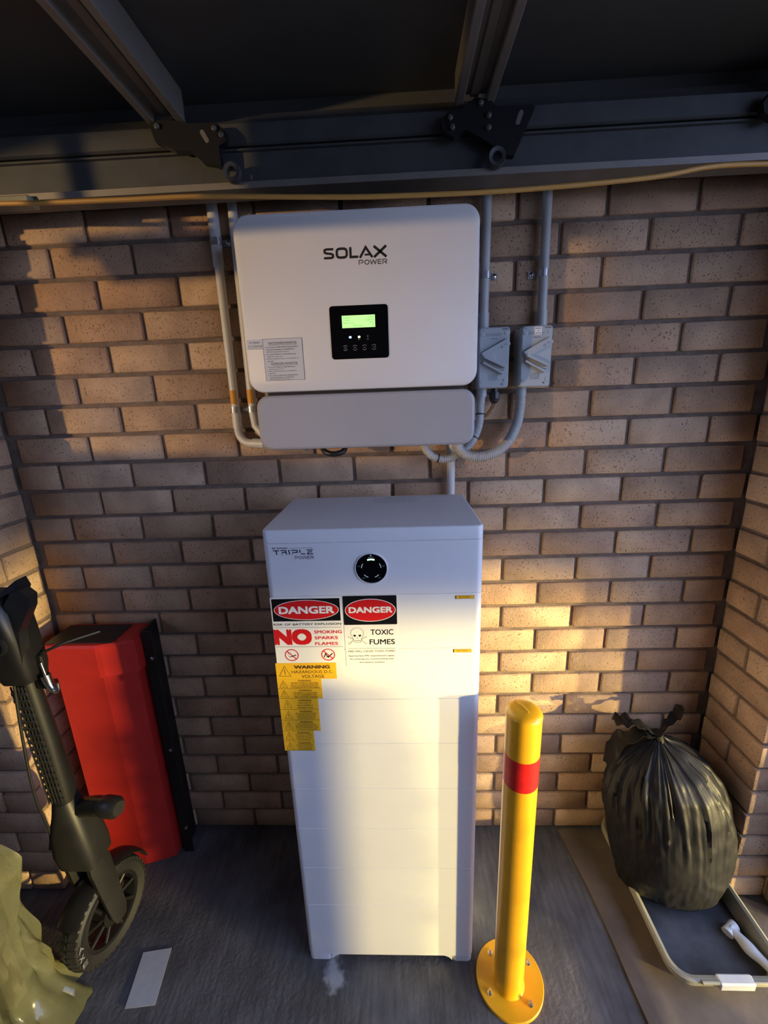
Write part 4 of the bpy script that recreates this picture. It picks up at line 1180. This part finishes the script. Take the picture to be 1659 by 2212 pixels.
bg_ = thing('bin_bag', 'full black plastic bin bag tied at the top, sitting in the tray', 'bag', (1.985, -0.19, 0.022))
mb = MB(); NA, NZ = 180, 70; rings = []
prof = [(0.0, .55), (.03, .74), (.10, .90), (.22, .99), (.38, 1.02), (.52, 1.02), (.66, .98), (.78, .88), (.87, .70), (.94, .42), (.985, .13), (1.0, .075)]
def pf(t):
    for (a, ra), (b, rb_) in zip(prof[:-1], prof[1:]):
        if t <= b:
            k = (t - a) / (b - a); k = k * k * (3 - 2 * k) * .35 + k * .65
            return ra + (rb_ - ra) * k
    return prof[-1][1]
BH = 0.535
for j in range(NZ + 1):
    t = j / NZ; ring = []
    for i in range(NA):
        a = 2 * math.pi * i / NA
        ca, sa = math.cos(a), math.sin(a)
        pl = (abs(noise.noise((ca * 9, sa * 9, t * 1.3))) * 1.6 + abs(noise.noise((ca * 19, sa * 19, 3 + t * 1.8))) * 1.4)
        am = .009 + .10 * max(0, (t - .35) / .65) ** 1.2
        lump = .10 * noise.noise((ca * 1.3 + 5, sa * 1.3, t * 2.6))
        fine = .016 * noise.noise((ca * 18, sa * 18, t * 14)) + .018 * noise.noise((ca * 7, sa * 7, t * 22)) * (1 if t < .3 else .4)
        k = pf(t) * (1 + am * (pl - .75) + lump + fine)
        rx, ry = .188, .150
        cxx = 1.985 - .048 * t ** 2; cyy = -.200 + .06 * t ** 2
        x = cxx + rx * k * ca; yv = cyy + ry * k * sa
        x = min(x, 2.168); yv = min(yv, -.012)
        zz = .024 + BH * t * (1 + .03 * lump)
        ring.append((x, yv, max(.0225, zz + .012 * noise.noise((ca * 3, sa * 3, t * 6)) * (1 if t > .03 else 0))))
    rings.append(ring)
mb.loft(rings); mb.build('bag_body', M['binbag'], bg_, 70)
top = Vector((1.937, -.14, .555))
mb = MB(); mb.tube([top + Vector((0, 0, -.012)), top + Vector((-.004, .0, .010)), top + Vector((-.010, .0, .022))], lambda i: (.020, .015, .019)[i], 14)
mb.build('neck_knot', M['binbag'], bg_, 50)
def tail(pts, w):
    pts = smooth_path(pts, 6); rings = []
    for i, p_ in enumerate(pts):
        t = i / (len(pts) - 1); ww = w * (.35 + .9 * t) * (1 - .55 * max(0, t - .8) / .2)
        f = .4 * ww * math.sin(i * 1.3)
        rings.append([p_ + Vector((0, ww, f)), p_ + Vector((0, 0, -f * .6)), p_ + Vector((0, -ww, f * .7)), p_ + Vector((0, -ww, f * .7 - .0012)), p_ + Vector((0, 0, -f * .6 - .0012)), p_ + Vector((0, ww, f - .0012))])
    MB().loft(rings).build('bag_tail', M['binbag'], bg_, 60)
tail([top + Vector((-.008, 0, .015)), top + Vector((-.05, .01, .045)), top + Vector((-.10, .02, .058)), top + Vector((-.135, .03, .045))], .030)
tail([top + Vector((.0, 0, .015)), top + Vector((.03, .02, .04)), top + Vector((.07, .04, .055)), top + Vector((.095, .05, .085))], .022)
tail([top + Vector((-.008, 0, .012)), top + Vector((-.06, .005, .020)), top + Vector((-.12, .02, -.03)), top + Vector((-.145, .03, -.13))], .036)

# ------------------------------------------------------------------ shrub beyond the right edge of the view (its shadow falls on the battery)
sb = thing('potted_shrub', 'leafy green shrub in a clay pot beyond the right edge of the view', 'plant', (3.20, -1.455, 0.0))
MB().lathe([(.045, 0), (.058, .16), (.062, .16), (.062, .185), (.055, .185), (.05, .17)], (3.2, -1.455, 0), 'z', 24).build('pot', mat('terracotta', (0.35, 0.14, 0.07), .8), sb, 40)
mb = MB()
rs = random.Random(3)
for k in range(3200):
    z = .18 + .72 * rs.random() ** .9
    rad = .15 * math.sqrt(rs.random()) * (1.0 if z < .6 else 1 - .55 * (z - .6) / .3)
    a = rs.random() * 6.283
    p_ = Vector((3.2 + rad * math.cos(a), -1.455 + .22 * rad * math.sin(a), z))
    d = Vector((rs.uniform(-1, 1), rs.uniform(-1, 1), rs.uniform(-.4, .8))).normalized(); e = d.cross(Vector((rs.uniform(-1, 1), rs.uniform(-1, 1), rs.uniform(-1, 1)))).normalized()
    l_, w_ = rs.uniform(.025, .04), rs.uniform(.009, .014)
    mb.add([p_, p_ + d * l_ * .5 + e * w_, p_ + d * l_, p_ + d * l_ * .5 - e * w_], [(0, 1, 2, 3)])
f_ = mb.build('foliage', mat('leaf', (0.06, 0.12, 0.03), .6), sb)
f_['kind'] = 'stuff'
MB().tube([(3.2, -1.455, .15), (3.205, -1.45, .5), (3.2, -1.455, .82)], lambda i: (.016, .011, .005)[i], 8).build('stem', mat('bark', (0.10, 0.07, 0.045), .8), sb, 40)
